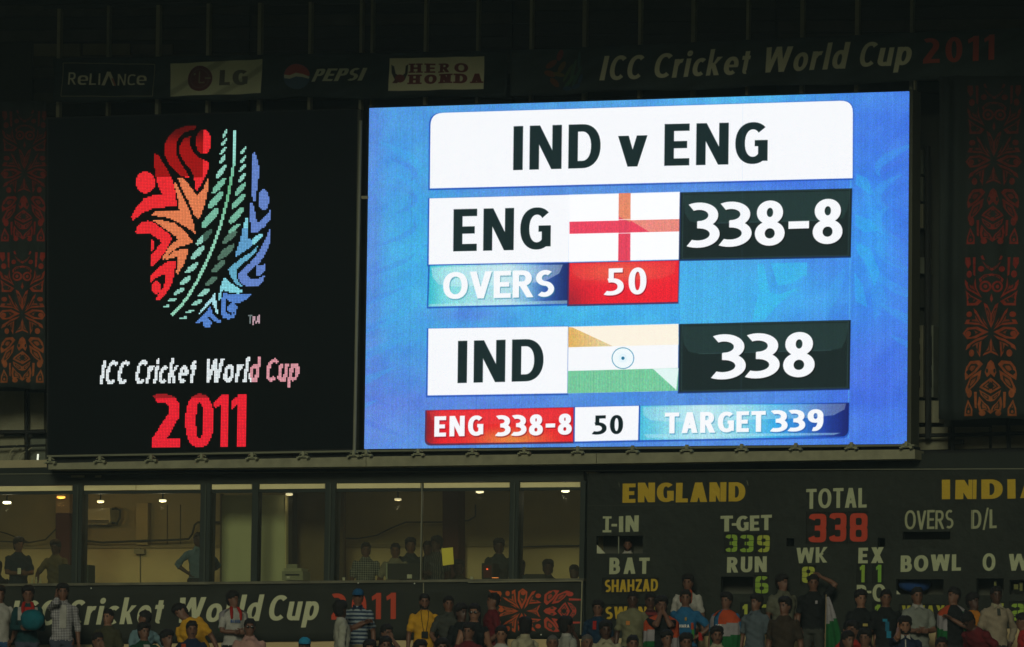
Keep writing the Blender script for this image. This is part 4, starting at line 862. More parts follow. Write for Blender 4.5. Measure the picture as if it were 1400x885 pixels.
desk_thing('monitor', 'black monitor seen from behind with a white sticker, in front of the white shirted man', 'monitor', [('screen_back', 529.5, 770.5, 573, 792, .2, .25, MON), ('edge', 527.8, 770, 529.4, 792, .18, .25, mat('pale_edge', (.35, .38, .28))), ('stand', 546, 792, 556, 794.5, .24, .32, MON), ('sticker', 556.5, 785.5, 563, 791, .19, .2, mat('paper_white', (.6, .6, .5)))], (551, 794))
desk_thing('monitor', 'low black monitor on the sill of the rightmost box before the seated man', 'monitor', [('screen_back', 717.5, 785, 745, 791.5, .2, .24, MON), ('stand', 728, 791.3, 735, 793.5, .22, .3, MON)], (731, 793))
desk_thing('equipment_box', 'dark equipment case left of the thick mullion beside the leaning man', 'case', [('case', 80, 772.5, 98, 798, .15, .4, MON), ('handle', 85, 771.2, 92, 772.3, .2, .24, BLK)], (89, 798))
desk_thing('equipment_box', 'dark equipment case just right of the thick mullion under the air conditioner', 'case', [('case', 112, 772.5, 121, 797.5, .15, .4, mat('case_dark_green', (.04, .055, .04))), ('latch', 114, 784, 117, 786, .14, .15, OLV)], (116, 797))
o = desk_thing('equipment_box', 'dark box with a small red light beside the dark shirted man near the glass mullion', 'case', [('case', 658.5, 770, 674, 793.5, .15, .4, MON), ('panel', 661, 773, 672, 790, .14, .149, mat('maroon_panel', (.08, .02, .015)))], (666, 793))
b = MB(); b.rect(B, 665, 777.5, 666.6, 779, .12, .139); b.build('pilot_lamp', emat('pilot_red', (1, .12, .04), 1.6), o)
o = desk_thing('lamp_strip', 'small orange glowing strip lamp lying on the sill beside the box with a red light', 'lamp', [('tray', 671, 790.5, 681, 793.5, .1, .2, MON)], (676, 793))
b = MB(); b.rect(B, 672.5, 789.6, 680, 790.6, .1, .16); b.build('glow_tube', emat('pilot_orange', (1, .3, .08), .9), o)
BL_ = ['clear small bottle on the sill, nearest the man in dark blue', 'clear small bottle on the sill, the middle one of three', 'clear small bottle on the sill, nearest the leaning man']
for i, x in enumerate((44, 49.5, 55)):
    u, z = B.hit(x, 798, .35); u, z = float(u), float(z); h_ = .085 + .01 * (i % 2)
    o = thing('bottle', BL_[i], 'bottle', B, (u, .35, z), 'bottles on the left sill')
    b = MB(); b.lathe((u, .35, z), [(.018, 0), (.019, h_ * .55), (.009, h_ * .75), (.009, h_ * .9)], 10); b.build('glass_body', mat('bottle_glass', (.45, .45, .3), .2), o)
    b = MB(); b.lathe((u, .35, z), [(.011, h_ * .9), (.011, h_ + .012)], 8); b.build('cap', mat('bottle_cap', (.5, .5, .4)), o)
for x, y, lab in ((645, 790, 'small white cup on the sill beside the seated man'), (470, 791, 'small pale cup on the sill at the left of the checked shirt man')):
    u, z = B.hit(x, y + 3, .3); b = MB(); b.lathe((float(u), .3, float(z)), [(.02, 0), (.028, .05), (.024, .05), (.018, .01)], 10); tag(b.build('cup', mat('paper_white', (.6, .6, .5)), P=B, base=(float(u), .3, float(z))), lab, 'cup')
b = MB(); b.slab(B, [(603.5, 750), (619, 748.5), (620.5, 771.5), (605.5, 773.5)], -.006, -.001); u0 = B.loc(612, 773)
o = b.build('notice_paper', mat('yellow_paper', (.55, .5, .06), .8, noise=.06), P=B, base=(u0[0], -.006, u0[2])); tag(o, 'plain yellow paper notice stuck on the window in front of the maroon column', 'paper')
u0 = A.loc(51, 645, 1.0); b = MB(); pxtube(b, A, [(52, 621), (50.5, 645)], 1.0, .016, 8)
o = b.build('light_tube', emat('tube_white', (.95, 1, .85), .75), P=A, base=(u0[0], 1.0, u0[2])); tag(o, 'thin pale light tube standing upright left of the ledge end', 'lamp')

# ---------------------------------------------------------------- lower wall and its banner
b = MB(); b.slab(B, [(-60, ysl(-60) + 1.5), (798, ysl(798) + 1.5), (798, 905), (-60, 905)], -.03, .3); b.build('spandrel_wall', DK, low)
b = MB(); b.slab(B, [(-60, 874), (110, 874), (110, 960), (-60, 960)], -.06, -.031); b.build('cream_wall_panel', CRM, low)
for x0, x1 in ((110.5, 330), (330.5, 560), (560.5, 798)):
    b = MB(); b.slab(B, [(x0, 874), (x1, 874), (x1, 960), (x0, 960)], -.06, -.031); b.build('cream_wall_panel', CRM, low)
bc = Canvas(B, [(-60, 795), (797, 795), (797, 885), (-60, 885)], 1714, 190, alb((.021, .024, .018)), d=-.09)
X, Y = bc.grid(); bc.a[..., :3] *= (1 + .2 * (vnoise(X, Y, 20, 9) - .5))[..., None]
CB = alb((.44, .46, .29)); kw = dict(s=.205, h=.165, slant=.2, sp=.13)
bc.text('ICC', 13, 856, 80, 855, 34.5, CB, **kw); bc.text('Cricket', 90, 855, 227, 852.5, 34.5, CB, **kw); bc.text('World', 239, 852, 361, 849, 34.5, CB, **kw); bc.text('Cup', 365, 849, 440, 848, 35, CB, **kw)
bc.text('2011', 453, 847.5, 541, 846.5, 36, alb((.42, .055, .025)), s=.2, h=.165, sp=.2)
redc = lambda X, Y: srgb(np.stack([.40 + 0 * X, .075 - .02 * sm(X, 690, 780), .02 + .015 * sm(X, 690, 780)], -1))
dkc = alb((.03, .035, .022))
motif(bc, lambda x, y: (713 + y * .79, 835.6 + x * .80), redc, dkc, ymin=-50, ymax=102)
bc.ell(683, 812, 3, 3, alb((.4, .09, .02))); bc.ell(685, 834, 3.5, 3.2, alb((.4, .08, .02)))
im = bc.image('lower_banner_print')
q = cloth_grid('x', B, lambda s_, t_: (-60 + 855 * s_, (803.5 - 8 * s_) * (1 - t_) + (883.5 - 12 * s_) * t_), 80, 6, -.09, lambda s_, t_: .006 * math.sin(s_ * 70 + t_ * 3) + .004 * math.sin(s_ * 31), None)
u0 = B.loc(380, 880, -.09)
o = q.build('advertising_banner', img_mat('lower_banner_cloth', im, 0, .8), P=B, base=(u0[0], -.09, u0[2]), smooth=True, uvrect=bc.rect); tag(o, 'dark banner lettered ICC Cricket World Cup 2011 on the wall below the windows', 'banner')
u0 = B.loc(795, 850, -.1)
rl = thing('banner_rail', 'thin pale metal rail framing the top and right edge of the lower banner', 'rail', B, (u0[0], -.12, u0[2]))
b = MB(); pxtube(b, B, [(640, 796.5), (796, 794.5)], -.13, .008, 6); b.build('bar', OLV, rl)
b = MB(); pxtube(b, B, [(796, 794.5), (793.8, 868)], -.13, .012, 6); b.build('bar', OLV, rl)
b = MB(); pxtube(b, B, [(579, 797), (579, 812)], -.13, .01, 6); b.build('bar', OLV, rl)
for x, y in ((47, 804.5), (125, 804.5), (567, 798), (490, 797.5), (740, 868)):
    u, z = B.hit(x, y, -.11); b = MB(); b.lathe((float(u), -.12, float(z)), [(.004, -.012), (.012, -.006), (.012, .006), (.004, .012)], 8); b.build('fixing', mat('fixing_white', (.55, .6, .5), .4), rl)

# ---------------------------------------------------------------- hand-worked scoreboard
DSB = -.04
sbc = Canvas(B, [(800, 640), (1440, 640), (1440, 880), (800, 880)], 1664, 620, alb((.0165, .0205, .0155)), d=DSB)
X, Y = sbc.grid(); sbc.a[..., :3] *= (1 + .35 * (vnoise(X, Y, 45, 11) * .6 + vnoise(X, Y, 6, 12) * .4 - .5))[..., None]
YE = alb((.42, .29, .022)); CW = alb((.33, .36, .22)); GN = alb((.2, .33, .04)); GY = alb((.31, .36, .05)); RDc = alb((.40, .045, .02)); SLOT = alb((.011, .013, .01))
sbt = lambda *a, **k: sbc.text(*a, **dict(dict(jit=.014), **k))
sbt('ENGLAND', 851, 687.5, 1019, 686, 26.5, YE, s=.27, h=.2, sp=.09)
sbt('Ŧ', 823.5, 728, 835.5, 728, 22, CW, s=.2, h=.2); sbt('-', 835.5, 727.8, 843.5, 727.8, 22, CW, s=.2, h=.16); sbt('IN', 846, 728, 872.5, 727, 22, CW, s=.24, h=.2, sp=.1)
sbt('BAT', 832.5, 785, 888, 784.5, 22.5, CW, s=.24, h=.2, sp=.2)
sbt('T', 985, 727, 1002, 726.5, 21.5, CW, s=.24, h=.19); sbt('-', 1000, 727, 1007, 727, 22, CW, s=.2, h=.16); sbt('GET', 1006.5, 726.5, 1055, 725, 21, CW, s=.24, h=.2, sp=.08)
sbt('RUN', 993.5, 783.5, 1048, 782.5, 21.5, CW, s=.24, h=.2, sp=.14)
sbt('TOTAL', 1102, 695.8, 1185, 694, 27, CW, s=.22, h=.16, sp=.1)
sbt('WK', 1089, 770.5, 1131, 769.5, 21, CW, s=.22, h=.2, sp=.1); sbt('EX', 1173, 770.5, 1208, 770, 21.5, CW, s=.24, h=.2, sp=.2)
sbt('P', 1171, 822.5, 1184, 822.5, 22.5, CW, s=.24, h=.2); sbt('-', 1185, 819, 1191.5, 819, 22, CW, s=.2, h=.16); sbt('O', 1193, 823, 1211, 823, 24, CW, s=.22, h=.18)
sbt('INDIA', 1288, 683, 1424, 681, 26.5, YE, s=.27, h=.2, sp=.16)
sbt('OVERS', 1237, 724.5, 1303, 723, 26, alb((.27, .29, .17)), s=.17, h=.13, sp=.05); sbt('D/L', 1328, 723, 1363, 722, 26, alb((.27, .29, .17)), s=.2, h=.14, sp=.06)
sbt('BOWL', 1231, 782, 1314, 780.5, 22.5, CW, s=.24, h=.2, sp=.12); sbt('O', 1343.5, 781, 1361, 781, 24, CW, s=.22, h=.17); sbt('W', 1379, 780.5, 1407, 780, 23, CW, s=.22, h=.2)
# seams of the board, grime
for x in (985, 1075, 1215, 1330): sbc.line([(x, 640), (x - 3, 885)], .7, alb((.018, .02, .015)), .6)
sbc.line([(802, 691.6), (925, 690.5)], .7, alb((.07, .08, .05)), .5); sbc.line([(930, 690.5), (960, 690.2)], .8, alb((.09, .1, .06)), .5)
sbc.line([(1021, 657), (1023, 664)], .9, alb((.2, .22, .15)), .8); sbc.line([(846, 659), (847, 666)], .8, alb((.12, .13, .09)), .8)
# slots: real openings; plates hang inside them
OPEN = [(815, 732.5, 879, 757), (1234, 727, 1299, 738), (985.5, 788.5, 1030, 812), (1225, 792, 1290, 813), (1335, 791, 1372, 814), (1380, 793, 1440, 813), (1075, 736, 1086, 747), (1199.5, 735.5, 1210, 747.5)]
PLATES = [  # x0,y0,x1,y1, text pieces
    ('name_plate', 848, 657, 1022, 690.5, None), ('name_plate', 823, 790, 901, 812.5, [('SHAHZAD', 826, 809.8, 899, 808.5, 17, YE, dict(s=.23, h=.19, sp=.08))]),
    ('name_plate', 824, 826, 902, 850, [('SWANN', 827, 847, 898, 846, 17, YE, dict(s=.23, h=.19, sp=.1))]),
    ('number_plate', 989.5, 729.5, 1009.4, 757, [('3', 991.5, 755, 1007.5, 755, 23.5, GN, dict(s=.235, h=.2, n=4))]), ('number_plate', 1009.8, 729.5, 1032, 757, [('3', 1011, 755, 1029.5, 755, 23.5, GN, dict(s=.235, h=.2, n=4))]), ('number_plate', 1032.4, 729.5, 1053.5, 757, [('9', 1034, 755, 1051.5, 754.8, 23.5, GY, dict(s=.235, h=.2, n=4))]),
    ('number_plate', 1030.5, 786.5, 1051, 814, [('6', 1032, 811.8, 1050, 811.8, 23.5, GN, dict(s=.235, h=.2, n=4))]), ('number_plate', 1012, 824, 1026, 851, [('1', 1014, 849, 1021, 849, 22.5, GY, dict(s=.3, h=.2))]), ('number_plate', 1039, 824, 1056, 851, [('7', 1041, 849, 1054, 849, 22.5, GY, {})]),
    ('number_plate', 1102, 700, 1130, 744, [('3', 1105, 741.5, 1129.5, 741.5, 39.5, RDc, dict(s=.23, h=.175, n=4))]), ('number_plate', 1130.4, 700, 1158, 744, [('3', 1133, 741, 1156.8, 741, 39.5, RDc, dict(s=.23, h=.175, n=4))]), ('number_plate', 1158.4, 699.5, 1187, 743, [('8', 1161, 740.5, 1185.5, 740.5, 39.5, RDc, dict(s=.23, h=.165, n=4))]),
    ('number_plate', 1094, 773, 1116, 799, [('8', 1096, 797, 1113.5, 797, 22.5, GY, dict(s=.24, h=.19, n=3.8))]),
    ('number_plate', 1171, 771.5, 1186, 798, [('1', 1174.5, 796.5, 1181.5, 796.5, 24, GN, dict(s=.3, h=.2))]), ('number_plate', 1192, 771.5, 1208, 798, [('1', 1197, 796, 1204.5, 796, 24, alb((.15, .33, .04)), dict(s=.3, h=.2))]),
    ('number_plate', 1192, 823.5, 1207, 850, [('1', 1195.5, 849, 1203, 849, 22.5, GN, dict(s=.3, h=.2))]),
    ('name_plate', 1229, 826, 1293, 848, [('VINAY', 1232, 845.5, 1291, 845, 17.5, alb((.3, .3, .03)), dict(s=.24, h=.19, sp=.1))]),
    ('number_plate', 1354, 823, 1373, 850, [('5', 1356, 848, 1371, 848, 23, alb((.26, .3, .04)), dict(s=.235, h=.2, n=4))]), ('number_plate', 1380, 822.5, 1401, 850, [('2', 1382, 848.5, 1399.5, 848.5, 23.5, GN, dict(s=.235, h=.2, n=4))]), ('name_plate', 1286, 652, 1432, 686, None)]
for nm, x0, y0, x1, y1, tx in PLATES:
    if tx:
        sbc.poly([(x0, y0), (x1, y0), (x1, y1), (x0, y1)], SLOT)
        for st, a, b1, c, d2, cap, col, k in tx:
            if st == '7': sbc.fill([np.array([(a, b1 - cap), (c, b1 - cap), (c, b1 - cap * .8), (a + 6, b1), (a + 2, b1), (c - 4, b1 - cap * .8), (a, b1 - cap * .8)])], col)
            else: sbt(st, a, b1, c, d2, cap, col, **k)
            if nm == 'number_plate' and st not in '17' and cap < 30:
                xm = (a + c) / 2 - .2; sbc.line([(xm, y0), (xm - .4, y1)], 1.1, SLOT); 
                for yy_ in (b1 - cap * .67, b1 - cap * .33): sbc.line([(x0, yy_), (x1, yy_)], .7, SLOT, .7)
im = sbc.image('scoreboard_print'); SBM = img_mat('scoreboard_paint', im, 0, .75, bump=6)
bs = B.loc(1110, 885, 0)
sb = thing('scoreboard', 'hand-worked dark green cricket scoreboard lettered ENGLAND, TOTAL 338 and INDIA below the bright screen', 'scoreboard', B, (bs[0], 0, 2.0))
def holed(x0, y0, x1, y1, holes, d0, d1):
    """a thick board on plane B with rectangular openings and their reveals"""
    P_ = lambda x, y: tuple(float(v) for v in B.hit(x, y, d0))
    R = [(*P_(x0, y1), *P_(x1, y0))] + [(*P_(h[0], h[3]), *P_(h[2], h[1])) for h in holes]
    us = sorted({r[0] for r in R} | {r[2] for r in R}); zs_ = sorted({r[1] for r in R} | {r[3] for r in R}); q = MB()
    U0, Z0, U1, Z1 = R[0]; us = [u for u in us if U0 <= u <= U1]; zs_ = [z for z in zs_ if Z0 <= z <= Z1]
    def solid(i, j):
        if not (0 <= i < len(us) - 1 and 0 <= j < len(zs_) - 1): return False
        cu, cz = (us[i] + us[i + 1]) / 2, (zs_[j] + zs_[j + 1]) / 2
        return not any(r[0] < cu < r[2] and r[1] < cz < r[3] for r in R[1:])
    for i in range(len(us) - 1):
        for j in range(len(zs_) - 1):
            if not solid(i, j): continue
            a, b1, c, d2 = us[i], us[i + 1], zs_[j], zs_[j + 1]
            q.add([(a, d0, c), (b1, d0, c), (b1, d0, d2), (a, d0, d2), (a, d1, c), (b1, d1, c), (b1, d1, d2), (a, d1, d2)], [(0, 1, 2, 3), (7, 6, 5, 4)])
            k = len(q.v) - 8
            for (di, dj, f) in ((-1, 0, (0, 3, 7, 4)), (1, 0, (1, 5, 6, 2)), (0, -1, (0, 4, 5, 1)), (0, 1, (3, 2, 6, 7))):
                if not solid(i + di, j + dj): q.f.append(tuple(k + v for v in f)); q.mi.append(0)
    return q
holes = OPEN + [(p[1] , p[2], p[3], p[4]) for p in PLATES if p[5] and p[0] == 'number_plate'] + [(p[1], p[2], p[3], p[4]) for p in PLATES if p[5] and p[0] == 'name_plate']
q = holed(800.5, 641.7, 1440, 905, holes, DSB, .05)
q.build('board', SBM, sb, uvrect=sbc.rect)
for nm, x0, y0, x1, y1, tx in PLATES:
    if not tx: continue
    b = MB(); b.rect(B, x0 + .25, y0 + .2, x1 - .25, y1 - .2, -.022, -.01); b.build(nm, SBM, sb, uvrect=sbc.rect)
b = MB(); b.rect(B, 800, 641, 1442, 960, .48, .55); b.build('back_lining', mat('inside_dark', (.06, .065, .05), .9), sb)
b = MB(); b.rect(B, 801, 700, 1440, 701.5, .3, .4); b.build('inner_rail', DK, sb)
b = MB(); b.slab(B, [(796, 874), (1440, 858), (1440, 960), (796, 960)], -.07, -.045); b.build('cream_wall_panel', CRM, sb)
b = MB(); b.slab(B, [(815.2, 744), (827.5, 756.8), (815.2, 756.8)], -.01, .0); b.build('white_card', mat('card_pale', (.36, .38, .26)), sb)
b = MB(); b.rect(B, 845, 733, 846.3, 757, .0, .03); b.build('slot_divider', mat('divider_steel', (.16, .18, .12)), sb)
b = MB(); b.slab(B, [(1224.6, 806), (1231, 812.6), (1224.6, 812.6)], -.01, .0); b.build('white_card', mat('card_pale', (.36, .38, .26)), sb)
for x0, y0, x1, y1 in ((1359, 795, 1362, 801), (1361, 804, 1367, 810), (1386, 799, 1392, 806), (1394, 797, 1398, 808)):
    b = MB(); b.rect(B, x0, y0, x1, y1, .1, .12); b.build('edge_of_plate', mat('plate_dull_yellow', (.12, .13, .04)), sb)
# ================================================================== PEOPLE
def rot_z(a): c, s = math.cos(a), math.sin(a); return np.array([[c, -s, 0], [s, c, 0], [0, 0, 1]])
def rot_x(a): c, s = math.cos(a), math.sin(a); return np.array([[1, 0, 0], [0, c, -s], [0, s, c]])
def rot_y(a): c, s = math.cos(a), math.sin(a); return np.array([[c, 0, s], [0, 1, 0], [-s, 0, c]])
class G3:
    def __init__(s): s.v = []; s.f = []; s.n = 0
    def rings(s, R, cap=True):
        n = len(R[0]); k = s.n
        for r in R: s.v.append(np.asarray(r))
        for i in range(len(R) - 1):
            for j in range(n): s.f.append((k + i * n + j, k + i * n + (j + 1) % n, k + (i + 1) * n + (j + 1) % n, k + (i + 1) * n + j))
        s.n += n * len(R)
        if cap:
            for i, rev in ((0, 1), (len(R) - 1, 0)):
                c = np.mean(R[i], 0); s.v.append(c[None]); idx = s.n; s.n += 1
                for j in range(n):
                    a, b_ = k + i * n + j, k + i * n + (j + 1) % n; s.f.append((idx, b_, a) if rev else (idx, a, b_))
        return s
    def tube(s, pts, rad, n=10, flat=1.0):
        pts = [np.array(p, float) for p in pts]; R = []; prev = None
        # rounded ends
        P = []; Q = []
        for i, (p, r) in enumerate(zip(pts, rad)):
            t = pts[min(i + 1, len(pts) - 1)] - pts[max(i - 1, 0)]; t = t / (np.linalg.norm(t) + 1e-9)
            if i == 0: P += [(p - t * r * .85, r * .5, t)]
            P.append((p, r, t))
            if i == len(pts) - 1: P += [(p + t * r * .85, r * .5, t)]
        for p, r, t in P:
            a = prev if prev is not None else (np.array([0, 1.0, 0]) if abs(t[1]) < .9 else np.array([1.0, 0, 0]))
            x = a - t * a.dot(t); x /= np.linalg.norm(x); prev = x; y = np.cross(t, x)
            an = np.linspace(0, 2 * np.pi, n, endpoint=False)
            R.append(p + r * (np.cos(an)[:, None] * x * flat + np.sin(an)[:, None] * y))
        return s.rings(R)
    def V(s): return np.concatenate(s.v)
HZ = [(-.012, .030, -.060, .02), (0, .040, -.080, .03), (.02, .052, -.088, .045), (.045, .061, -.089, .06), (.07, .067, -.087, .078), (.095, .071, -.086, .090), (.12, .0745, -.086, .098), (.145, .076, -.087, .101), (.17, .073, -.080, .098), (.195, .060, -.062, .082), (.213, .038, -.036, .055), (.224, .014, -.01, .022)]
def head_rings(off=0.0, n=28, feat=True):
    R = []
    for z, w_, yf, yb in HZ:
        an = np.linspace(0, 2 * np.pi, n, endpoint=False) - np.pi / 2
        cx = (w_ + off) * np.cos(an); s_ = np.sin(an); y = np.where(s_ < 0, -(-yf + off) * -s_ * -1, 0)
        y = np.where(s_ < 0, (yf - off) * -s_, (yb + off) * s_)
        y = y + .012
        if feat:
            front = s_ < -.3
            y = y - np.where(front, .024 * np.exp(-(cx / .011) ** 2) * math.exp(-((z - .085) / .018) ** 2) + .014 * np.exp(-(cx / .009) ** 2) * math.exp(-((z - .11) / .02) ** 2), 0)
            y = y + np.where(front, .009 * np.exp(-((abs(cx) - .03) / .013) ** 2) * math.exp(-((z - .122) / .012) ** 2), 0)
            y = y - np.where(front, .006 * np.exp(-(cx / .022) ** 2) * math.exp(-((z - .042) / .01) ** 2), 0)
        R.append(np.stack([cx, y, np.full(n, z + (off if z > .1 else 0))], 1))
    return R
NECK = np.array([0, .012, 1.475])
def shared_mesh(name, g, M, smooth=True):
    me = bpy.data.meshes.new(name); me.from_pydata(g.V().tolist(), [], g.f); me.materials.append(M)
    me.polygons.foreach_set('use_smooth', [smooth] * len(me.polygons)); me.update(); return me
HAIRM = mat('black_hair', (.008, .007, .006), .7, noise=.3, nscale=60, bump=.8, spec=.3, bscale=90)
GREYH = mat('grey_hair', (.07, .065, .055), .8, noise=.3, nscale=60)
def hair_mesh(kind, M):
    n = 28; rr = np.random.default_rng(hash(kind) % 99 if False else {'short': 1, 'thick': 2, 'long': 3, 'cap': 4, 'thin': 5}[kind])
    off = {'short': .012, 'thick': .024, 'long': .02, 'cap': .014, 'thin': .007}[kind]
    OUT = head_rings(off, n, False); IN = head_rings(-.004, n, False); g = MB()
    def keep(i, j):
        z = (HZ[i][0] + HZ[min(i + 1, len(HZ) - 1)][0]) / 2; p = (IN[i][j] + IN[i][(j + 1) % n]) / 2; y = p[1]
        if kind == 'cap': return z > .152
        if y < -.055: return z > .178
        if y < -.02: return z > .15
        if z > .172: return True
        if y < .03: return z > .115
        return z > (.02 if kind != 'thin' else .05)
    vs = []; fs = []
    for R, s_ in ((OUT, 1), (IN, 0)):
        for i, r in enumerate(R):
            for p in r:
                q = np.array(p)
                if s_:
                    if q[1] < 0 and kind != 'cap':      # hair lies flat at the hairline and lifts towards the crown
                        k_ = min(1, max(0, (q[2] - .158) / .045)); b0 = np.array(IN[i][list(r[:, 0]).index(p[0]) if False else [ii for ii in range(n) if r[ii] is p or (r[ii] == p).all()][0]]); q = b0 + (q - b0) * (.45 + .55 * k_)
                    q[2] += .010 * (kind != 'thin') * max(0, (q[2] - .15) / .08); q += rr.normal(0, .003, 3) * (1.5 if kind == 'thick' else 1)
                vs.append(tuple(q))
    N = len(OUT) * n; K = set((i, j) for i in range(len(OUT) - 1) for j in range(n) if keep(i, j))
    for i, j in K:
        a, b_, c, d = i * n + j, i * n + (j + 1) % n, (i + 1) * n + (j + 1) % n, (i + 1) * n + j
        fs += [(a, b_, c, d), (N + d, N + c, N + b_, N + a)]
        if (i - 1, j) not in K: fs.append((a, N + a, N + b_, b_))
        if (i, (j - 1) % n) not in K: fs.append((a, d, N + d, N + a))
        if (i, (j + 1) % n) not in K: fs.append((b_, N + b_, N + c, c))
        if (i + 1, j) not in K and i < len(OUT) - 2: fs.append((d, c, N + c, N + d))
    top = len(vs); vs.append(tuple(np.mean(OUT[-1], 0) + [0, 0, .012]))
    k = (len(OUT) - 1) * n
    fs += [(top, k + j, k + (j + 1) % n) for j in range(n)]
    g.add(vs, fs)
    if kind == 'long':
        R = []
        for z, w_, y0, y1 in ((.14, .085, .0, .115), (.06, .088, -.01, .12), (-.02, .092, .0, .115), (-.10, .10, .02, .12), (-.2, .095, .05, .13), (-.27, .06, .07, .12)):
            an = np.linspace(0, 2 * np.pi, 16, endpoint=False); R.append(np.stack([w_ * np.cos(an), (y0 + y1) / 2 + .02 + (y1 - y0) / 2 * np.sin(an), np.full(16, z)], 1) + rr.normal(0, .003, (16, 3)))
        h = G3(); h.rings(R); g.add(h.V(), h.f)
    if kind == 'cap':   # brim
        an = np.linspace(math.radians(205), math.radians(335), 12); lo = []
        v = [(.085 * math.cos(a), .012 + .09 * math.sin(a), .158) for a in an] + [(.085 * math.cos(a) * .95, .012 + .165 * math.sin(a), .148) for a in an]
        v2 = [(x, y, z + .006) for x, y, z in v]; m_ = len(an); f = []
        for i in range(m_ - 1): f += [(i, i + 1, m_ + i + 1, m_ + i), (2 * m_ + m_ + i, 2 * m_ + m_ + i + 1, 2 * m_ + i + 1, 2 * m_ + i), (m_ + i, m_ + i + 1, 3 * m_ + i + 1, 3 * m_ + i)]
        g.add(v + v2, f)
    me = bpy.data.meshes.new('hair_' + kind); me.from_pydata(g.v, [], g.f); me.materials.append(M); me.polygons.foreach_set('use_smooth', [True] * len(me.polygons)); me.update(); return me
HAIR = {k: hair_mesh(k, HAIRM) for k in ('short', 'thick', 'long', 'thin')}
HAIR['greythin'] = hair_mesh('thin', GREYH)
CAPS = {c: hair_mesh('cap', cloth_mat('cap_cloth_' + c, v)) for c, v in (('blue', (.015, .09, .2)), ('navy', (.01, .02, .07)), ('bright', (.02, .25, .42)))}
def blob(rx, ry, rz, c=(0, 0, 0), n=10, m_=6):
    R = []
    for i in range(m_ + 1):
        t = math.pi * (i + .02) / (m_ + .04) - math.pi / 2; an = np.linspace(0, 2 * np.pi, n, endpoint=False)
        R.append(np.stack([c[0] + rx * math.cos(t) * np.cos(an), c[1] + ry * math.cos(t) * np.sin(an), np.full(n, c[2] + rz * math.sin(t))], 1))
    return R
g = G3(); g.rings(blob(.013, .007, .006)); EYE = shared_mesh('eye', g, mat('eye_dark', (.02, .015, .012), .3))
g = G3(); g.rings(blob(.017, .006, .0035)); BROW = shared_mesh('eyebrow', g, HAIRM)
g = G3(); g.rings(blob(.022, .006, .0055)); LIPS = shared_mesh('lips', g, mat('lips', (.09, .03, .022), .6))
g = G3(); g.rings(blob(.028, .009, .006)); TACHE = shared_mesh('moustache', g, HAIRM)
def beard_mesh():
    R1 = head_rings(.008, 28, False)[:6]; R0 = head_rings(-.003, 28, False)[:6]; g = MB(); n = 28; vs = [tuple(p) for R in (R1, R0) for r in R for p in r]; N = 6 * n; fs = []
    for i in range(4):
        for j in range(n):
            p = R0[i][j]
            if p[1] > .03 or (i >= 3 and abs(p[0]) < .045): continue
            if i == 2 and abs(p[0]) < .016: continue
            a, b_, c, d = i * n + j, i * n + (j + 1) % n, (i + 1) * n + (j + 1) % n, (i + 1) * n + j
            fs += [(a, b_, c, d), (N + d, N + c, N + b_, N + a)]
    me = bpy.data.meshes.new('beard'); me.from_pydata(vs, [], fs); me.materials.append(HAIRM); me.update(); return me
BEARD = beard_mesh()
g = G3()
for s_ in (-1, 1): g.rings(blob(.024, .004, .015, (s_ * .031, -.098, .12)))
g.tube([(-.075, 0, .125), (-.055, -.09, .122), (.055, -.09, .122), (.075, 0, .125)], [.003] * 4, 6)
SHADES = shared_mesh('sunglasses', g, mat('dark_lens', (.01, .01, .01), .15, spec=.8))
SKIN = [mat('skin_a', (.175, .088, .052), .55, noise=.08), mat('skin_b', (.115, .056, .034), .55, noise=.08), mat('skin_c', (.21, .115, .068), .55, noise=.08), mat('skin_d', (.055, .029, .02), .5, noise=.08)]
TORSO = [(.80, .148, .112, .0), (.86, .160, .120, .0), (.93, .162, .122, .0), (1.02, .150, .112, -.002), (1.12, .154, .113, -.004), (1.22, .170, .120, -.004), (1.30, .176, .120, .0), (1.355, .170, .106, .006), (1.405, .128, .086, .010), (1.44, .085, .068, .012), (1.465, .066, .058, .012)]
PRE = {  # hand targets in straight body space (for the side with x>0), elbow direction
    'down': ((.255, .0, .80), (.3, .6, 0)), 'front': ((.17, -.14, .92), (.6, .5, -.3)), 'hips': ((.175, -.03, 1.0), (1, .4, 0)), 'clasp': ((.025, -.24, 1.08), (.8, .3, -.6)), 'cross': ((-.13, -.17, 1.2), (.8, .1, -.6)),
    'face': ((.02, -.115, 1.50), (.6, -.2, -1)), 'phone': ((.095, -.035, 1.555), (.3, -.55, -1)), 'reach': ((.20, -.45, 1.15), (.5, .2, -.8)), 'desk': ((.22, -.33, .98), (.8, .4, .0)), 'pocket': ((.20, -.02, .90), (.7, .8, 0)),
    'chest': ((.06, -.19, 1.25), (.8, .1, -.6)), 'up': ((.20, -.12, 1.62), (.9, 0, -.4)), 'side': ((.42, -.2, 1.12), (.3, .4, -.8)), 'back': ((.1, .17, 1.0), (.8, .6, 0)), 'head': ((.12, .05, 1.68), (1, -.1, .1))}
def ik(sh, hd, pole, a=.285, b_=.255):
    sh, hd = np.array(sh, float), np.array(hd, float); d = hd - sh; L = np.linalg.norm(d)
    if L > (a + b_) * .985: hd = sh + d / L * (a + b_) * .985; d = hd - sh; L = np.linalg.norm(d)
    t = d / L; x = (a * a - b_ * b_ + L * L) / (2 * L); h_ = math.sqrt(max(a * a - x * x, 1e-6)); p = np.array(pole, float); p -= t * p.dot(t); p /= np.linalg.norm(p) + 1e-9
    return sh + t * x + p * h_, hd
def segdist(P, a, b_):
    a, b_ = np.array(a), np.array(b_); d = b_ - a; t = np.clip(((P - a) @ d) / (d @ d), 0, 1); return np.linalg.norm(P - a - t[:, None] * d, axis=1), t
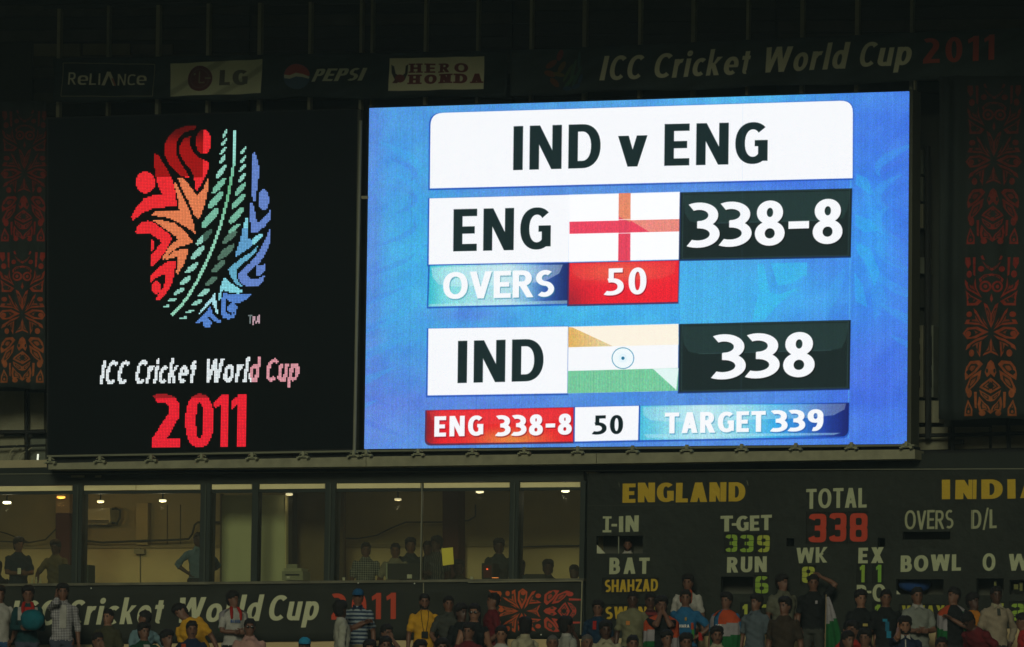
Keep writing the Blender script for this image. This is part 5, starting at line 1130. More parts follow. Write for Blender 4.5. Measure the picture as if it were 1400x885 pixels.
def hand_geo(g, wrist, dirv, side, curl=.35, grip=False):
    """palm, four unequal bent fingers and a thumb leaving the side of the palm"""
    d = np.array(dirv, float); d /= np.linalg.norm(d); ref = np.array([-side * .8, -.5, 0.0]); ref -= d * d.dot(ref); ref /= np.linalg.norm(ref)  # palm faces the body
    w_ = np.cross(d, ref)
    if w_[1] > 0 or (abs(w_[1]) < .2 and w_[2] < 0): w_ = -w_                     # thumb side forward/up
    wrist = np.array(wrist, float)
    R = []
    for t, hw, ht in ((-.012, .024, .020), (.02, .033, .017), (.055, .041, .016), (.085, .039, .013), (.092, .034, .009)):
        an = np.linspace(0, 2 * np.pi, 10, endpoint=False); R.append(wrist + d * t + np.cos(an)[:, None] * w_ * hw + np.sin(an)[:, None] * ref * ht)
    g.rings(R)
    for k, (o, L) in enumerate(((.030, .066), (.010, .074), (-.010, .069), (-.029, .054))):
        p = wrist + d * .082 + w_ * o; c = curl * (1 + .12 * k); pts = [p]; ang = c * .5
        for f in (.45, .32, .23):
            p = p + (d * math.cos(ang) + ref * math.sin(ang)) * L * f; pts.append(p); ang += c
        g.tube(pts, [.0095, .009, .008, .0065], 6)
    p = wrist + d * .022 + w_ * .027; q = p + d * .032 + w_ * .022 + ref * .012; r = q + d * .030 + w_ * .004 + ref * .012
    g.tube([p, q, r], [.0125, .0105, .008], 6)
def make_body(spec):
    """returns mesh with slots skin, shirt, trousers + function mapping straight-body points to the posed body"""
    sl = spec.get('sleeve', 'short'); arms = spec.get('arms', ('down', 'down')); rng = np.random.default_rng(spec['seed']); bulk = spec.get('bulk', 1.0)
    hy, hp, hr = [math.radians(v) for v in spec.get('head', (0, 0, 0))]
    lean, roll = math.radians(spec.get('lean', 0)), math.radians(spec.get('roll', 0)); sit = spec.get('sit', False)
    Rh = rot_z(hy) @ rot_x(hp) @ rot_y(hr)
    g = G3(); n = 24
    R = []
    for z, hw, hd, yo in TORSO:
        an = np.linspace(0, 2 * np.pi, n, endpoint=False); c, s_ = np.cos(an), np.sin(an); e = .85
        k = bulk if z < 1.4 else 1
        R.append(np.stack([hw * k * np.sign(c) * abs(c) ** e, yo + hd * k * s_ * (1.12 if 1.0 < z < 1.3 and bulk > 1.05 else 1), np.full(n, z)], 1))
    g.rings(R)
    g.tube([(0, .02, 1.40), (0, .014, 1.47), tuple(NECK + Rh @ np.array([0, .015, .06]))], [.062, .055, .056], 12)
    k0 = g.n
    hr_ = [NECK + r @ Rh.T for r in head_rings()]
    g.rings(hr_)
    for s_ in (-1, 1): g.rings([NECK + r @ Rh.T for r in blob(.010, .018, .030, (s_ * .079, .022, .108), 8, 5)])
    bones = []; hands = []
    for i, s_ in enumerate((-1, 1)):
        nm = arms[i]; T, pole = PRE[nm] if isinstance(nm, str) else nm
        sh = np.array([s_ * .170 * (bulk * .5 + .5), .008, 1.352]); hd = np.array([T[0] * s_, T[1], T[2]]); el, hd = ik(sh, hd, (pole[0] * s_, pole[1], pole[2]))
        lr = .012 if sl != 'none' else 0
        if sl in ('short', 'long', 'rolled'):
            g.tube([sh, sh + (el - sh) * .5, sh + (el - sh) * .78], [.060, .058, .058], 12)
        if sl in ('long', 'rolled'): e_ = .92 if sl == 'long' else .25; g.tube([sh + (el - sh) * .6, el, el + (hd - el) * e_], [.060, .054, .040 if sl == 'long' else .052], 12)
        g.tube([sh, (sh + el) / 2, el, el + (hd - el) * .35, hd], [.050, .047, .040, .039, .027], 12)
        bones.append((sh, el, hd)); hands.append((hd, hd - el, s_))
    for s_ in (-1, 1):
        if sit: g.tube([(s_ * .09, 0, .88), (s_ * .11, -.22, .89), (s_ * .12, -.43, .88), (s_ * .12, -.42, .70), (s_ * .12, -.40, .48)], [.098, .085, .066, .06, .05], 12); g.tube([(s_ * .12, -.38, .47), (s_ * .125, -.54, .455)], [.045, .04], 8)
        else: g.tube([(s_ * .085, 0, .88), (s_ * .095, -.01, .70), (s_ * .10, -.01, .48), (s_ * .10, .01, .30), (s_ * .10, .02, .09)], [.105, .090, .068, .062, .052], 12); g.tube([(s_ * .10, .05, .055), (s_ * .11, -.03, .05), (s_ * .12, -.13, .035)], [.04, .042, .03], 8)
    me = bpy.data.meshes.new('tmp'); me.from_pydata(g.V().tolist(), [], g.f); o = bpy.data.objects.new('tmp', me); COL.objects.link(o)
    md = o.modifiers.new('r', 'REMESH'); md.mode = 'VOXEL'; md.voxel_size = spec.get('vox', .0145); md.use_smooth_shade = True
    ms = o.modifiers.new('s', 'SMOOTH'); ms.factor = .35; ms.iterations = 1
    dg = bpy.context.evaluated_depsgraph_get(); m2 = bpy.data.meshes.new_from_object(o.evaluated_get(dg)); bpy.data.objects.remove(o); bpy.data.meshes.remove(me)
    nv = len(m2.vertices); P = np.zeros(nv * 3); m2.vertices.foreach_get('co', P); P = P.reshape(-1, 3); N = np.zeros(nv * 3); m2.vertices.foreach_get('normal', N); N = N.reshape(-1, 3)
    # classify vertices
    def classify(P):
        best = np.full(len(P), 9.0); cls = np.ones(len(P), int)
        def upd(d, c): 
            nonlocal best, cls
            m_ = d < best; best = np.where(m_, d, best); cls = np.where(m_, c, cls)
        dt, t = segdist(P, (0, 0, 1.0), (0, .0, 1.33)); upd(dt - .15, 1)
        dt, t = segdist(P, (-.14, 0, 1.36), (.14, 0, 1.36)); upd(dt - .08, 1)
        dt, t = segdist(P, (0, .014, 1.50), tuple(NECK + Rh @ np.array([0, .015, .14]))); upd(dt - .085, 0)
        dt, t = segdist(P, (0, .012, 1.45), (0, .012, 1.52)); upd(dt - .062, 0)
        for sh, el, hd in bones:
            dt, t = segdist(P, sh, el)
            if sl == 'none': upd(np.where(t > .12, dt - .058, 9), 0)
            else:
                upd(np.where((t < .82) | (sl in ('long', 'rolled')), dt - .064, 9), 1); upd(np.where((t >= .82) & (sl == 'short'), dt - .05, 9), 0)
            dt, t = segdist(P, el, hd); lim = {'long': .93, 'rolled': .28}.get(sl, -1)
            upd(np.where(t < lim, dt - .052, 9), 1); upd(np.where(t >= lim, dt - .045, 9), 0)
        cls = np.where((cls == 1) & (P[:, 2] < spec.get('hem', .87)), 2, cls); cls = np.where(P[:, 2] < .80, 2, cls)
        near = np.minimum(*[segdist(P, b_[1], b_[2])[0] for b_ in bones]); cls = np.where((near < .05) & (sl != 'long') & (P[:, 2] < .95), 0, cls)
        if not sit: cls = np.where((P[:, 2] < .075), 3, cls)
        return cls
    cv_ = classify(P)
    # cloth folds: real relief
    ph = rng.uniform(0, 6, 4)
    f = (np.sin(P[:, 2] * 34 + 7 * P[:, 0] + ph[0]) * np.sin(P[:, 0] * 19 + ph[1]) + .7 * np.sin(P[:, 2] * 61 + P[:, 0] * 33 + ph[2]) + .6 * np.sin(P[:, 0] * 44 - P[:, 2] * 15 + ph[3]))
    amp = np.where(cv_ == 1, .0055, np.where(cv_ == 2, .004, 0)); P2 = P + N * (f * amp)[:, None]
    nf = len(m2.polygons); C = np.zeros(nf * 3); m2.polygons.foreach_get('center', C); fc = classify(C.reshape(-1, 3))
    F = [tuple(p.vertices) for p in m2.polygons]; bpy.data.meshes.remove(m2)
    hg = G3()
    for (hd, dv, s_) in hands: hand_geo(hg, hd, dv, s_, spec.get('curl', .45))
    HV = hg.V(); V = np.concatenate([P2, HV]); F += [tuple(i + nv for i in f_) for f_ in hg.f]; fc = np.concatenate([fc, np.zeros(len(hg.f), int)])
    piv = np.array([0, 0, .93]); Rl = rot_x(lean) @ rot_y(roll)
    def pose(Q):
        Q = np.atleast_2d(np.array(Q, float)); t = np.clip((Q[:, 2] - .86) / .22, 0, 1); t = t * t * (3 - 2 * t); t = np.where((Q[:, 2] < .95) & (np.hypot(Q[:, 0], Q[:, 1]) > .24), 1.0, t) if not sit else t
        W = (Q - piv) @ Rl.T + piv; r = Q * (1 - t[:, None]) + W * t[:, None]
        if sit: r = r - np.array([0, 0, .43])
        return r
    def headM():
        M = Matrix(((Rl @ Rh)).tolist()).to_4x4(); M.translation = Vector(pose(NECK)[0]); return M
    return pose(V), F, fc, pose, headM(), Rl
DECALS = {}
def decal_img(txt, col, w_=160, h_=40, kw=None):
    k = (txt, tuple(col))
    if k in DECALS: return DECALS[k]
    class PP:  # flat unit mapping
        def hit(s, x, y, d=0): return np.asarray(x, float), -np.asarray(y, float)
    c = Canvas(PP(), [(0, 0), (w_, 0), (w_, h_), (0, h_)], w_, h_, tuple(srgb(np.array(col)))); c.a[..., 3] = 0
    c.text(txt, 6, h_ - 5, w_ - 6, h_ - 5, h_ - 10, tuple(srgb(np.array(col))), s=.24, h=.18, sp=.14)
    DECALS[k] = img_mat('shirt_print_' + txt.lower(), c.image('shirt_print', alpha=True), 0, .9, alpha=True); return DECALS[k]
def torso_patch(pose, xs, z0, z1, off=.016, nx=10, nz=4, bulk=1.0, yoff=0):
    zt = [t[0] for t in TORSO]; vs = []; fs = []
    for j in range(nz + 1):
        z = z0 + (z1 - z0) * j / nz; hw = np.interp(z, zt, [t[1] for t in TORSO]) * bulk; hd = np.interp(z, zt, [t[2] for t in TORSO]) * bulk; yo = np.interp(z, zt, [t[3] for t in TORSO])
        for i in range(nx + 1):
            x = xs[0] + (xs[1] - xs[0]) * i / nx; y = yo - (hd + off) * math.sqrt(max(0, 1 - abs(x / (hw + off)) ** 2.353)); vs.append((x, y, z))
    for j in range(nz):
        for i in range(nx): fs.append((j * (nx + 1) + i, j * (nx + 1) + i + 1, (j + 1) * (nx + 1) + i + 1, (j + 1) * (nx + 1) + i))
    uv = [(i / nx, j / nz) for j in range(nz + 1) for i in range(nx + 1)]
    return pose(np.array(vs)), fs, uv
def child_mesh(name, V, F, M, parent, uv=None, smooth=True, solid=0):
    me = bpy.data.meshes.new(name); me.from_pydata(np.asarray(V).tolist(), [], F)
    for q in (M if isinstance(M, list) else [M]): me.materials.append(q)
    me.polygons.foreach_set('use_smooth', [smooth] * len(me.polygons))
    if uv is not None:
        l = me.uv_layers.new(name='UVMap'); li = np.zeros(len(me.loops), int); me.loops.foreach_get('vertex_index', li); l.data.foreach_set('uv', np.array(uv)[li].ravel())
    me.update(); o = bpy.data.objects.new(name, me); COL.objects.link(o); o.parent = parent; return o
SAF = cloth_mat('saffron_cloth', (.42, .065, .02)); FWH = cloth_mat('flag_white', (.27, .26, .27)); FGR = cloth_mat('flag_green', (.012, .11, .03))
def cape(pose, gap, bands, z0=.98, skew=0.0, spread=1.0, drop=(1, 1)):
    """draped cloth over the shoulders, open at the front by the angle gap on each side"""
    nz, nx = 26, 64; vs = []; mi = []; fs = []
    for j in range(nz + 1):
        for i in range(nx + 1):
            t = j / nz; a = -math.pi / 2 + gap[1] + (2 * math.pi - gap[0] - gap[1]) * i / nx
            z1_ = 1.455; zz = z1_ + (z0 - z1_) * t ** 1.1 * (drop[0] if math.cos(a) < 0 else drop[1])
            q = min(1, t * 3.2); hw = .085 + (.235 * spread - .085) * math.sin(q * math.pi / 2); hd = .075 + (.15 - .075) * math.sin(q * math.pi / 2)
            fold = .010 * math.sin(a * 13 + t * 3) * t
            vs.append(((hw + fold) * math.cos(a), .005 + (hd + fold) * math.sin(a), zz))
    n = len(vs); V = pose(np.array(vs)); V2 = pose(np.array(vs) * np.array([.985, .97, 1]))
    for j in range(nz):
        for i in range(nx):
            k = j * (nx + 1) + i; fs.append((k, k + 1, k + nx + 2, k + nx + 1)); a = i / nx; t = (j + .5) / nz + skew * (a - .5)
            mi.append(0 if t < bands[0] else 1 if t < bands[1] else 2)
    f2 = [tuple(n + q for q in reversed(f)) for f in fs]
    return np.concatenate([V, V2]), fs + f2, mi + mi
def person(px, py, d, zfloor, face, label, seed, group, **sp):
    sp['seed'] = seed; rng = random.Random(seed * 13 + 1)
    V, F, fc, pose, HM, Rl = make_body(sp)
    hc = HM @ Vector((0, 0, .115))                     # head centre, local
    if sp.get('sit'): base_h = hc.z
    u, z = B.hit(px, py, d); u, z = float(u), float(z); dz = z - zfloor
    s = dz / hc.z; sc = min(1.06, max(.93, s)) if not sp.get('scale') else sp['scale']
    # the rest is leg length (hidden behind people and parapet)
    leg0 = .86 if not sp.get('sit') else .43; need = dz - sc * hc.z; kz = 1 + need / (sc * leg0)
    if not .6 < kz < 1.5: print('PERSON height', label, round(s, 2), round(kz, 2))
    def stretch(z_): return np.where(z_ < leg0, z_ * kz, z_ + leg0 * (kz - 1))
    a = math.radians(face) + B.yaw; c_, s_ = math.cos(a), math.sin(a)
    bu = u - sc * (c_ * hc.x - s_ * hc.y); bd = d   # head sits exactly over px, feet on the step
    o = thing('person', label, 'person', B, (bu, bd, zfloor), group, rz=a)
    o.scale = (sc, sc, sc)
    V = V.copy(); V[:, 2] = stretch(V[:, 2])
    shirt, pants = sp['shirt'], sp.get('pants') or cloth_mat('dark_trousers', (.03, .03, .035)); skin = SKIN[sp.get('skin', 1)]
    me = bpy.data.meshes.new('body'); me.from_pydata(V.tolist(), [], F)
    for q in (skin, shirt, pants, mat('shoe_leather', (.02, .015, .012), .5)): me.materials.append(q)
    me.polygons.foreach_set('material_index', fc.tolist()); me.polygons.foreach_set('use_smooth', [True] * len(F)); me.update()
    bo = bpy.data.objects.new('body', me); COL.objects.link(bo); bo.parent = o
    dzs = leg0 * (kz - 1); S_ = Matrix.Translation((0, 0, dzs)) @ HM
    def att(nm, me_, loc=(0, 0, 0), rot=None, scl=None):
        q = bpy.data.objects.new(nm, me_); COL.objects.link(q); q.parent = o; L = S_ @ Matrix.Translation(loc)
        if rot: L = L @ Matrix.Rotation(rot, 4, 'Y')
        q.matrix_local = L; 
        if scl: q.scale = scl
        return q
    hk = sp.get('hair', 'short')
    if hk in CAPS: att('cap', CAPS[hk]); att('hair', HAIR['thin'])
    elif hk != 'bald':
        att('hair', HAIR[hk])
    if sp.get('faceon', True):
        if not sp.get('shades'):
            for q in (-1, 1): att('eye', EYE, (q * .031, -.0745, .121))
        for q in (-1, 1): att('eyebrow', BROW, (q * .031, -.082, .138), rot=q * .12)
        att('lips', LIPS, (0, -.084, .042))
        if sp.get('tache'): att('moustache', TACHE, (0, -.088, .056))
        if sp.get('beard'): att('beard', BEARD)
        if sp.get('shades'): att('sunglasses', SHADES)
    if sp.get('bighat'):
        g = G3(); g.rings([r for r in blob(.27, .2, .12, (-.02, .0, .17), 20, 8)]); att('wide_hat', shared_mesh('wide_hat', g, cloth_mat('hat_cloth_blue', (.015, .05, .16))))
    up = lambda Q: np.stack([Q[:, 0], Q[:, 1], stretch(Q[:, 2])], 1)
    if sp.get('collar'):
        R = []; n = 20
        for zz, rx, ry in ((1.44, .080, .074), (1.472, .073, .070), (1.485, .068, .066), (1.470, .062, .060)):
            an = np.linspace(-math.pi / 2 + .35, 1.5 * math.pi - .35, n); R.append(np.stack([rx * np.cos(an), .012 + ry * np.sin(an), zz - .022 * np.clip(-np.sin(an), 0, 1) - .0 * an], 1))
        vs = np.concatenate(R); fs = [(i * n + j, i * n + j + 1, (i + 1) * n + j + 1, (i + 1) * n + j) for i in range(3) for j in range(n - 1)]
        k = len(vs)   # pointed collar leaves
        L = []
        for q in (-1, 1): L += [(q * .022, -.078, 1.462), (q * .062, -.070, 1.452), (q * .070, -.125, 1.395), (q * .012, -.085, 1.43)]
        vs = np.concatenate([vs, np.array(L)]); fs += [(k, k + 1, k + 2, k + 3), (k + 4, k + 7, k + 6, k + 5)]
        child_mesh('collar', up(pose(vs)), fs, sp['collar'], o)
    if sp.get('inner'):     # undershirt or shirt front seen through an open collar
        Vp, Fp, uv = torso_patch(pose, sp.get('innerx', (-.05, .05)), sp.get('innerz', 1.05), 1.40, .012, 8, 8); child_mesh('undershirt', up(Vp), Fp, sp['inner'], o)
    if sp.get('text'):
        txt, col, xs, z0, z1 = sp['text']; Vp, Fp, uv = torso_patch(pose, xs, z0, z1, .027, 12, 3, sp.get('bulk', 1)); child_mesh('chest_lettering', up(Vp), Fp, decal_img(txt, col), o, uv)
    for pt in sp.get('patch', []):
        xs, z0, z1, M = pt; Vp, Fp, uv = torso_patch(pose, xs, z0, z1, .017, 8, 6, sp.get('bulk', 1)); child_mesh('printed_patch', up(Vp), Fp, M, o)
    if sp.get('cape'):
        k = dict(sp['cape']); Vc, Fc, mi = cape(pose, **k); q = child_mesh('draped_flag', up(Vc), Fc, [SAF, FWH, FGR], o); q.data.polygons.foreach_set('material_index', mi)
    if sp.get('scarf'):
        g = G3(); cols = sp['scarf']
        g.tube([(-.075, -.115, 1.30), (-.078, -.105, 1.38), (-.062, -.05, 1.455), (0, .085, 1.475), (.062, -.05, 1.455), (.078, -.105, 1.38), (.075, -.118, 1.28)], [.02, .026, .026, .026, .026, .026, .02], 8)
        child_mesh('scarf', up(pose(g.V())), g.f, cols, o)
    if sp.get('watch'):
        pass
    if sp.get('pouch'):
        g = MB(); b_ = np.array([(x, y, zz) for zz in (1.02, 1.12) for x, y in ((-.05, -.165), (.05, -.165), (.05, -.125), (-.05, -.125))]); child_mesh('pouch', up(pose(b_)), [(0, 1, 5, 4), (1, 2, 6, 5), (2, 3, 7, 6), (3, 0, 4, 7), (4, 5, 6, 7), (3, 2, 1, 0)], BLK, o, smooth=False)
        g = G3(); g.tube([(-.02, -.145, 1.12), (-.05, -.14, 1.3), (-.06, -.07, 1.44), (0, .07, 1.475), (.06, -.07, 1.44), (.05, -.14, 1.3), (.02, -.145, 1.12)], [.005] * 7, 5); child_mesh('strap', up(pose(g.V())), g.f, BLK, o)
    o['_top'] = [bu, bd]
    return o
C_ = cloth_mat
WHT = C_('shirt_white', (.36, .36, .32)); CRS = C_('shirt_cream', (.33, .31, .2)); DKC = C_('shirt_black', (.012, .014, .014)); DOL = C_('shirt_dark_olive', (.05, .05, .025)); YEL = C_('shirt_yellow', (.55, .3, .02)); LBL = C_('shirt_pale_blue', (.13, .22, .24)); PNK = C_('shirt_pink', (.4, .24, .2)); INB = C_('jersey_blue', (.02, .12, .25)); NVY = C_('shirt_navy', (.012, .022, .05)); MAR = C_('shirt_maroon', (.11, .012, .015)); GRY = C_('shirt_grey', (.11, .115, .08)); DGR = C_('shirt_dark_grey', (.05, .055, .045)); ORG = C_('shirt_orange', (.45, .17, .02)); BRN = C_('shirt_dark_brown', (.04, .03, .02)); TEA = C_('cloth_teal', (.01, .12, .15)); REDC = C_('cloth_red', (.35, .02, .015)); OLW = C_('tee_olive_white', (.16, .16, .09)); DGN = C_('jacket_dark_green', (.01, .05, .025)); KHK = C_('trousers_khaki', (.25, .2, .1)); JNS = C_('jeans', (.05, .06, .09)); JNB = C_('jeans_blue', (.03, .09, .2))  # cream, olive white and grey darkened to paint weaker light at the right
CHK = C_('check_black_white', (.03, .03, .04), (.5, .5, .5), 'check', 42); CHW = C_('check_window', (.025, .03, .03), (.34, .36, .32), 'check', 26); HST = C_('stripe_navy_white', (.03, .05, .09), (.26, .32, .34), 'hstripe', 17); VST = C_('stripe_dark', (.025, .03, .03), (.11, .12, .11), 'vstripe', 30); CKB = C_('check_blue_grey', (.055, .085, .1), (.12, .145, .16), 'check', 60); STR = C_('stripe_maroon', (.05, .012, .015), (.16, .03, .03), 'hstripe', 12)
ROW = [(-.45, 3.42), (-1.3, 3.10), (-2.1, 2.79), (-2.95, 2.48), (-3.8, 2.18)]
CG = 'standing spectators on the terrace'; 
def P_(px, py, row, face, label, **k):
    P_.n += 1; d, z = ROW[row]; return person(px, py, d + k.pop('dd', 0), z, face, label, 100 + P_.n, CG, **k)
P_.n = 0
CW_ = dict(sleeve='short')
# ---- back row (top step)
P_(-1, 813, 1, 20, 'man in a white shirt and blue jeans cut by the left edge', shirt=WHT, sleeve='rolled', arms=('down', 'front'), pants=JNB, skin=1, hair='thick')
P_(38, 813, 1, 5, 'person with a red and white scarf holding a bulging teal cloth at the left edge', shirt=C_('shirt_deep_teal', (.01, .045, .05)), arms=('clasp', 'clasp'), sleeve='long', scarf=REDC, inner=REDC, skin=1, hair='thick', pants=JNS, patch=[((-.15, -.08), 1.2, 1.4, WHT), ((.08, .15), 1.2, 1.4, WHT)])
P_(85, 810, 1, 10, 'man in an open checked shirt over a white tee, phone at his ear', shirt=CHK, sleeve='rolled', arms=('phone', 'down'), inner=WHT, skin=1, collar=CHK, pants=JNS, hair='thick', head=(-5, -5, 0))
P_(147, 844, 2, -25, 'man in a plain dark olive tee in front of the letter c of Cricket', shirt=DOL, arms=('down', 'down'), skin=0, hair='short')
P_(197, 846, 2, -150, 'man in a pale blue shirt seen from behind in front of the letter k', shirt=LBL, sleeve='rolled', arms=('hips', 'down'), skin=1, hair='short', head=(60, 0, 0), dd=.2)
P_(197, 864, 3, 25, 'youth in a dark green zip jacket over a white top, hand near his chin', shirt=DGN, sleeve='long', arms=('down', 'chest'), inner=WHT, skin=1, hair='thick')
P_(134, 877, 4, 30, 'person with a hand at the mouth, low at the bottom left', shirt=TEA, arms=('down', 'face'), skin=1, hair='short')
P_(229, 874, 4, 40, 'thick haired person in green and white stripes below the letter e', shirt=C_('shirt_green_white', (.02, .12, .05), (.4, .42, .36), 'hstripe', 22), arms=('down', 'down'), skin=1, hair='thick')
P_(250, 838, 2, -10, 'man in a bright yellow tee bending sideways in front of the letter W of World', shirt=YEL, arms=('down', 'down'), lean=6, roll=-24, head=(-40, 10, -25), skin=1, hair='thick', text=('DHONI', (.05, .05, .08), (-.03, .13), 1.25, 1.3), hem=.84)
P_(262, 861, 3, 10, 'man in a navy cricket jersey with white chest lettering standing below the yellow tee', shirt=NVY, arms=('down', 'down'), skin=1, hair='short', tache=True, text=('INDIA', (.5, .5, .45), (-.11, .10), 1.16, 1.21), patch=[((-.16, -.10), 1.28, 1.38, SAF)])
P_(319, 820, 1, 25, 'young man wrapped in a white tricolour cloth with a red collar band, hands clasped', shirt=WHT, arms=('clasp', 'clasp'), sleeve='short', scarf=REDC, skin=1, hair='thick', head=(25, 0, 0), cape=dict(gap=(1.0, .9), bands=(.05, .62), z0=1.1), text=('BLEED', (.03, .08, .22), (-.11, .06), 1.22, 1.28), pants=DKC)
P_(341, 858, 3, 5, 'man in a pale pink shirt with sunglasses and a small dark badge', shirt=PNK, arms=('down', 'down'), skin=1, hair='short', shades=True, collar=PNK, patch=[((.04, .08), 1.24, 1.28, BLK)], bulk=1.08)
P_(416, 884, 4, 0, 'person in a bright blue cap, only the cap showing at the bottom edge', shirt=DKC, hair='bright', skin=1)
P_(467, 834, 2, 100, 'dark skinned man in a white shirt turned away to the right beside the striped man', shirt=C_('shirt_plain_white', (.34, .35, .28)), sleeve='rolled', arms=('down', 'front'), skin=3, hair='thick', collar=WHT, head=(30, 0, 0))
P_(489, 817, 1, -5, 'man in a blue cap and a blue and white striped polo with cream trousers', shirt=HST, arms=('cross', 'down'), skin=1, hair='blue', collar=NVY, pants=KHK, bulk=1.08)
P_(580, 823, 1, 5, 'man in a plain yellow tee with a small black pouch hanging on his chest', shirt=YEL, arms=('down', 'pocket'), skin=1, hair='short', pouch=True, beard=True, bulk=1.05)
P_(529, 866, 3, 30, 'long haired person in black between the striped man and the yellow tee', shirt=DKC, arms=('down', 'face'), skin=1, hair='long')
P_(527, 883, 4, 10, 'dark haired person at the bottom edge below the long haired one in black', shirt=BRN, skin=1, hair='long')
P_(505, 888, 4, 0, 'person in dark at the bottom edge below the striped man, only dark hair showing', shirt=DKC, skin=1, hair='thick')
P_(613, 826, 1, 10, 'man in a dark grey shirt standing in shade to the right of the yellow tee', shirt=DGR, arms=('front', 'down'), skin=1, hair='short', collar=DGR)
P_(631, 838, 2, 40, 'youth in black with a white and blue flag cloth over the shoulder', shirt=DKC, arms=('down', 'chest'), skin=3, hair='thick', patch=[((.02, .12), 1.1, 1.38, FWH), ((.05, .09), 1.12, 1.3, C_('band_blue', (.03, .1, .25)))])
P_(648, 838, 2, -10, 'woman in a black sleeveless top with sunglasses and long dark hair', shirt=DKC, sleeve='none', arms=('clasp', 'down'), skin=0, hair='long', shades=True, dd=-.2)
P_(673, 822, 1, -70, 'man in a maroon shirt facing left behind the woman in black', shirt=MAR, arms=('front', 'front'), skin=1, hair='short')
P_(640, 864, 3, -20, 'woman in a red top with long dark hair below the woman in black', shirt=MAR, arms=('down', 'chest'), skin=1, hair='long')
P_(604, 886, 4, 10, 'person with black hair at the bottom edge below the yellow tee', shirt=DKC, skin=1, hair='thick')
P_(685, 868, 3, -5, 'woman in a white top with long black hair facing the camera', shirt=WHT, arms=('down', 'down'), skin=0, hair='long', dd=-.2)
P_(718, 857, 3, -140, 'man in a plain cream shirt seen from behind under the orange pattern', shirt=CRS, arms=('down', 'down'), skin=1, hair='thick', collar=CRS, head=(-35, 0, 0))
P_(755, 880, 4, 0, 'bald man in a bright red top at the bottom edge', shirt=REDC, skin=1, hair='greythin', scarf=REDC)
P_(775, 856, 3, 120, 'man in a white shirt turned right with a raised forearm beside the board edge', shirt=C_('shirt_soft_white', (.27, .28, .24)), arms=('down', 'face'), skin=3, hair='thick', collar=WHT)
P_(817, 832, 1, -10, 'man in dark blue with a small red scarf beside the letters SW', shirt=C_('shirt_ink_blue', (.01, .03, .06)), arms=('down', 'down'), skin=1, hair='thick', patch=[((-.06, .0), 1.24, 1.38, REDC)])
P_(828, 862, 3, 5, 'moustached man in a cream open collar shirt below the dark blue shirt', shirt=CRS, arms=('down', 'down'), skin=3, hair='thick', collar=CRS, tache=True)
P_(803, 879, 4, 15, 'grey haired person in a maroon top holding a hand over the face at the bottom', shirt=MAR, arms=('face', 'down'), skin=1, hair='greythin')
P_(865, 820, 1, -5, 'man in an olive white tee with an orange chest mark', shirt=OLW, arms=('down', 'down'), skin=3, hair='short', patch=[((-.09, -.03), 1.2, 1.26, C_('print_orange', (.5, .2, .05)))], head=(0, 5, 0), bulk=1.05)
P_(889, 822, 1, 5, 'man in dark maroon stripes standing behind the man with hands at his mouth', shirt=STR, arms=('cross', 'down'), skin=3, hair='short', dd=.35)
P_(904, 828, 2, 5, 'man with an orange tricolour cloth over both shoulders and hands pressed to his mouth', shirt=DKC, arms=('face', 'face'), skin=1, hair='thick', cape=dict(gap=(.45, .45), bands=(.62, .95), z0=1.0, spread=1.08, skew=.25))
P_(865, 881, 4, 10, 'person with short dark hair at the bottom edge below the olive tee', shirt=DGR, skin=1, hair='short')
P_(912, 874, 3, 20, 'person with dark hair at the bottom in front of the orange draped man', shirt=DKC, skin=1, hair='thick', dd=-.3)
P_(940, 797, 0, -15, 'tall man with a tricolour scarf over a white shirt behind the blue jersey', shirt=WHT, arms=('down', 'down'), skin=1, hair='thick', scarf=SAF, dd=0)
P_(937, 818, 1, -20, 'man in a bright blue cricket jersey with white chest lettering, hand on hip', shirt=INB, arms=('down', 'hips'), skin=1, hair='short', text=('SAHARA', (.55, .55, .5), (-.12, .12), 1.14, 1.20), patch=[((.135, .165), .98, 1.12, C_('stripe_green', (.05, .25, .05))), ((.13, .16), 1.12, 1.22, SAF), ((.04, .07), 1.25, 1.30, C_('badge_gold', (.35, .22, .05)))], head=(15, 0, 0), bulk=1.05)
P_(938, 879, 4, 5, 'person with short black hair at the bottom edge below the blue jersey', shirt=DKC, skin=1, hair='thick')
P_(992, 822, 1, -15, 'youth in a blue jersey with a tricolour flag draped diagonally across his chest', shirt=INB, arms=('down', 'down'), skin=1, hair='thick', cape=dict(gap=(.75, -.35), bands=(.30, .62), z0=.88, skew=.25), head=(-10, 0, 0), text=('SAH', (.55, .55, .5), (-.13, -.03), 1.18, 1.24))
P_(980, 869, 3, 5, 'man with a moustache in a cream shirt at the bottom between the two blue jerseys', shirt=CRS, arms=('down', 'down'), skin=1, hair='thick', tache=True, collar=CRS)
P_(1033, 824, 1, -25, 'man in a plain blue grey short sleeved shirt with a wristwatch, arms hanging', shirt=CKB, arms=('down', 'down'), skin=1, hair='thick', collar=CKB, head=(-20, 0, 0), pants=DGR)
P_(1070, 797, 0, 25, 'stout man in a grey polo shirt standing on the top step under the board', shirt=GRY, arms=('down', 'down'), skin=1, hair='thick', collar=GRY, head=(20, 0, 0), bulk=1.15)
P_(1072, 829, 2, -20, 'man in a dark brown shirt turned left in front of the grey polo', shirt=BRN, arms=('down', 'down'), skin=1, hair='thick', head=(-15, 0, 0), bulk=1.05)
P_(1112, 797, 0, -10, 'man in a black polo with a pale chest badge, hand behind his head', shirt=DKC, arms=('down', 'head'), skin=1, hair='short', patch=[((.05, .085), 1.26, 1.31, FWH)], pants=DGR, head=(10, 5, 0), bulk=1.05)
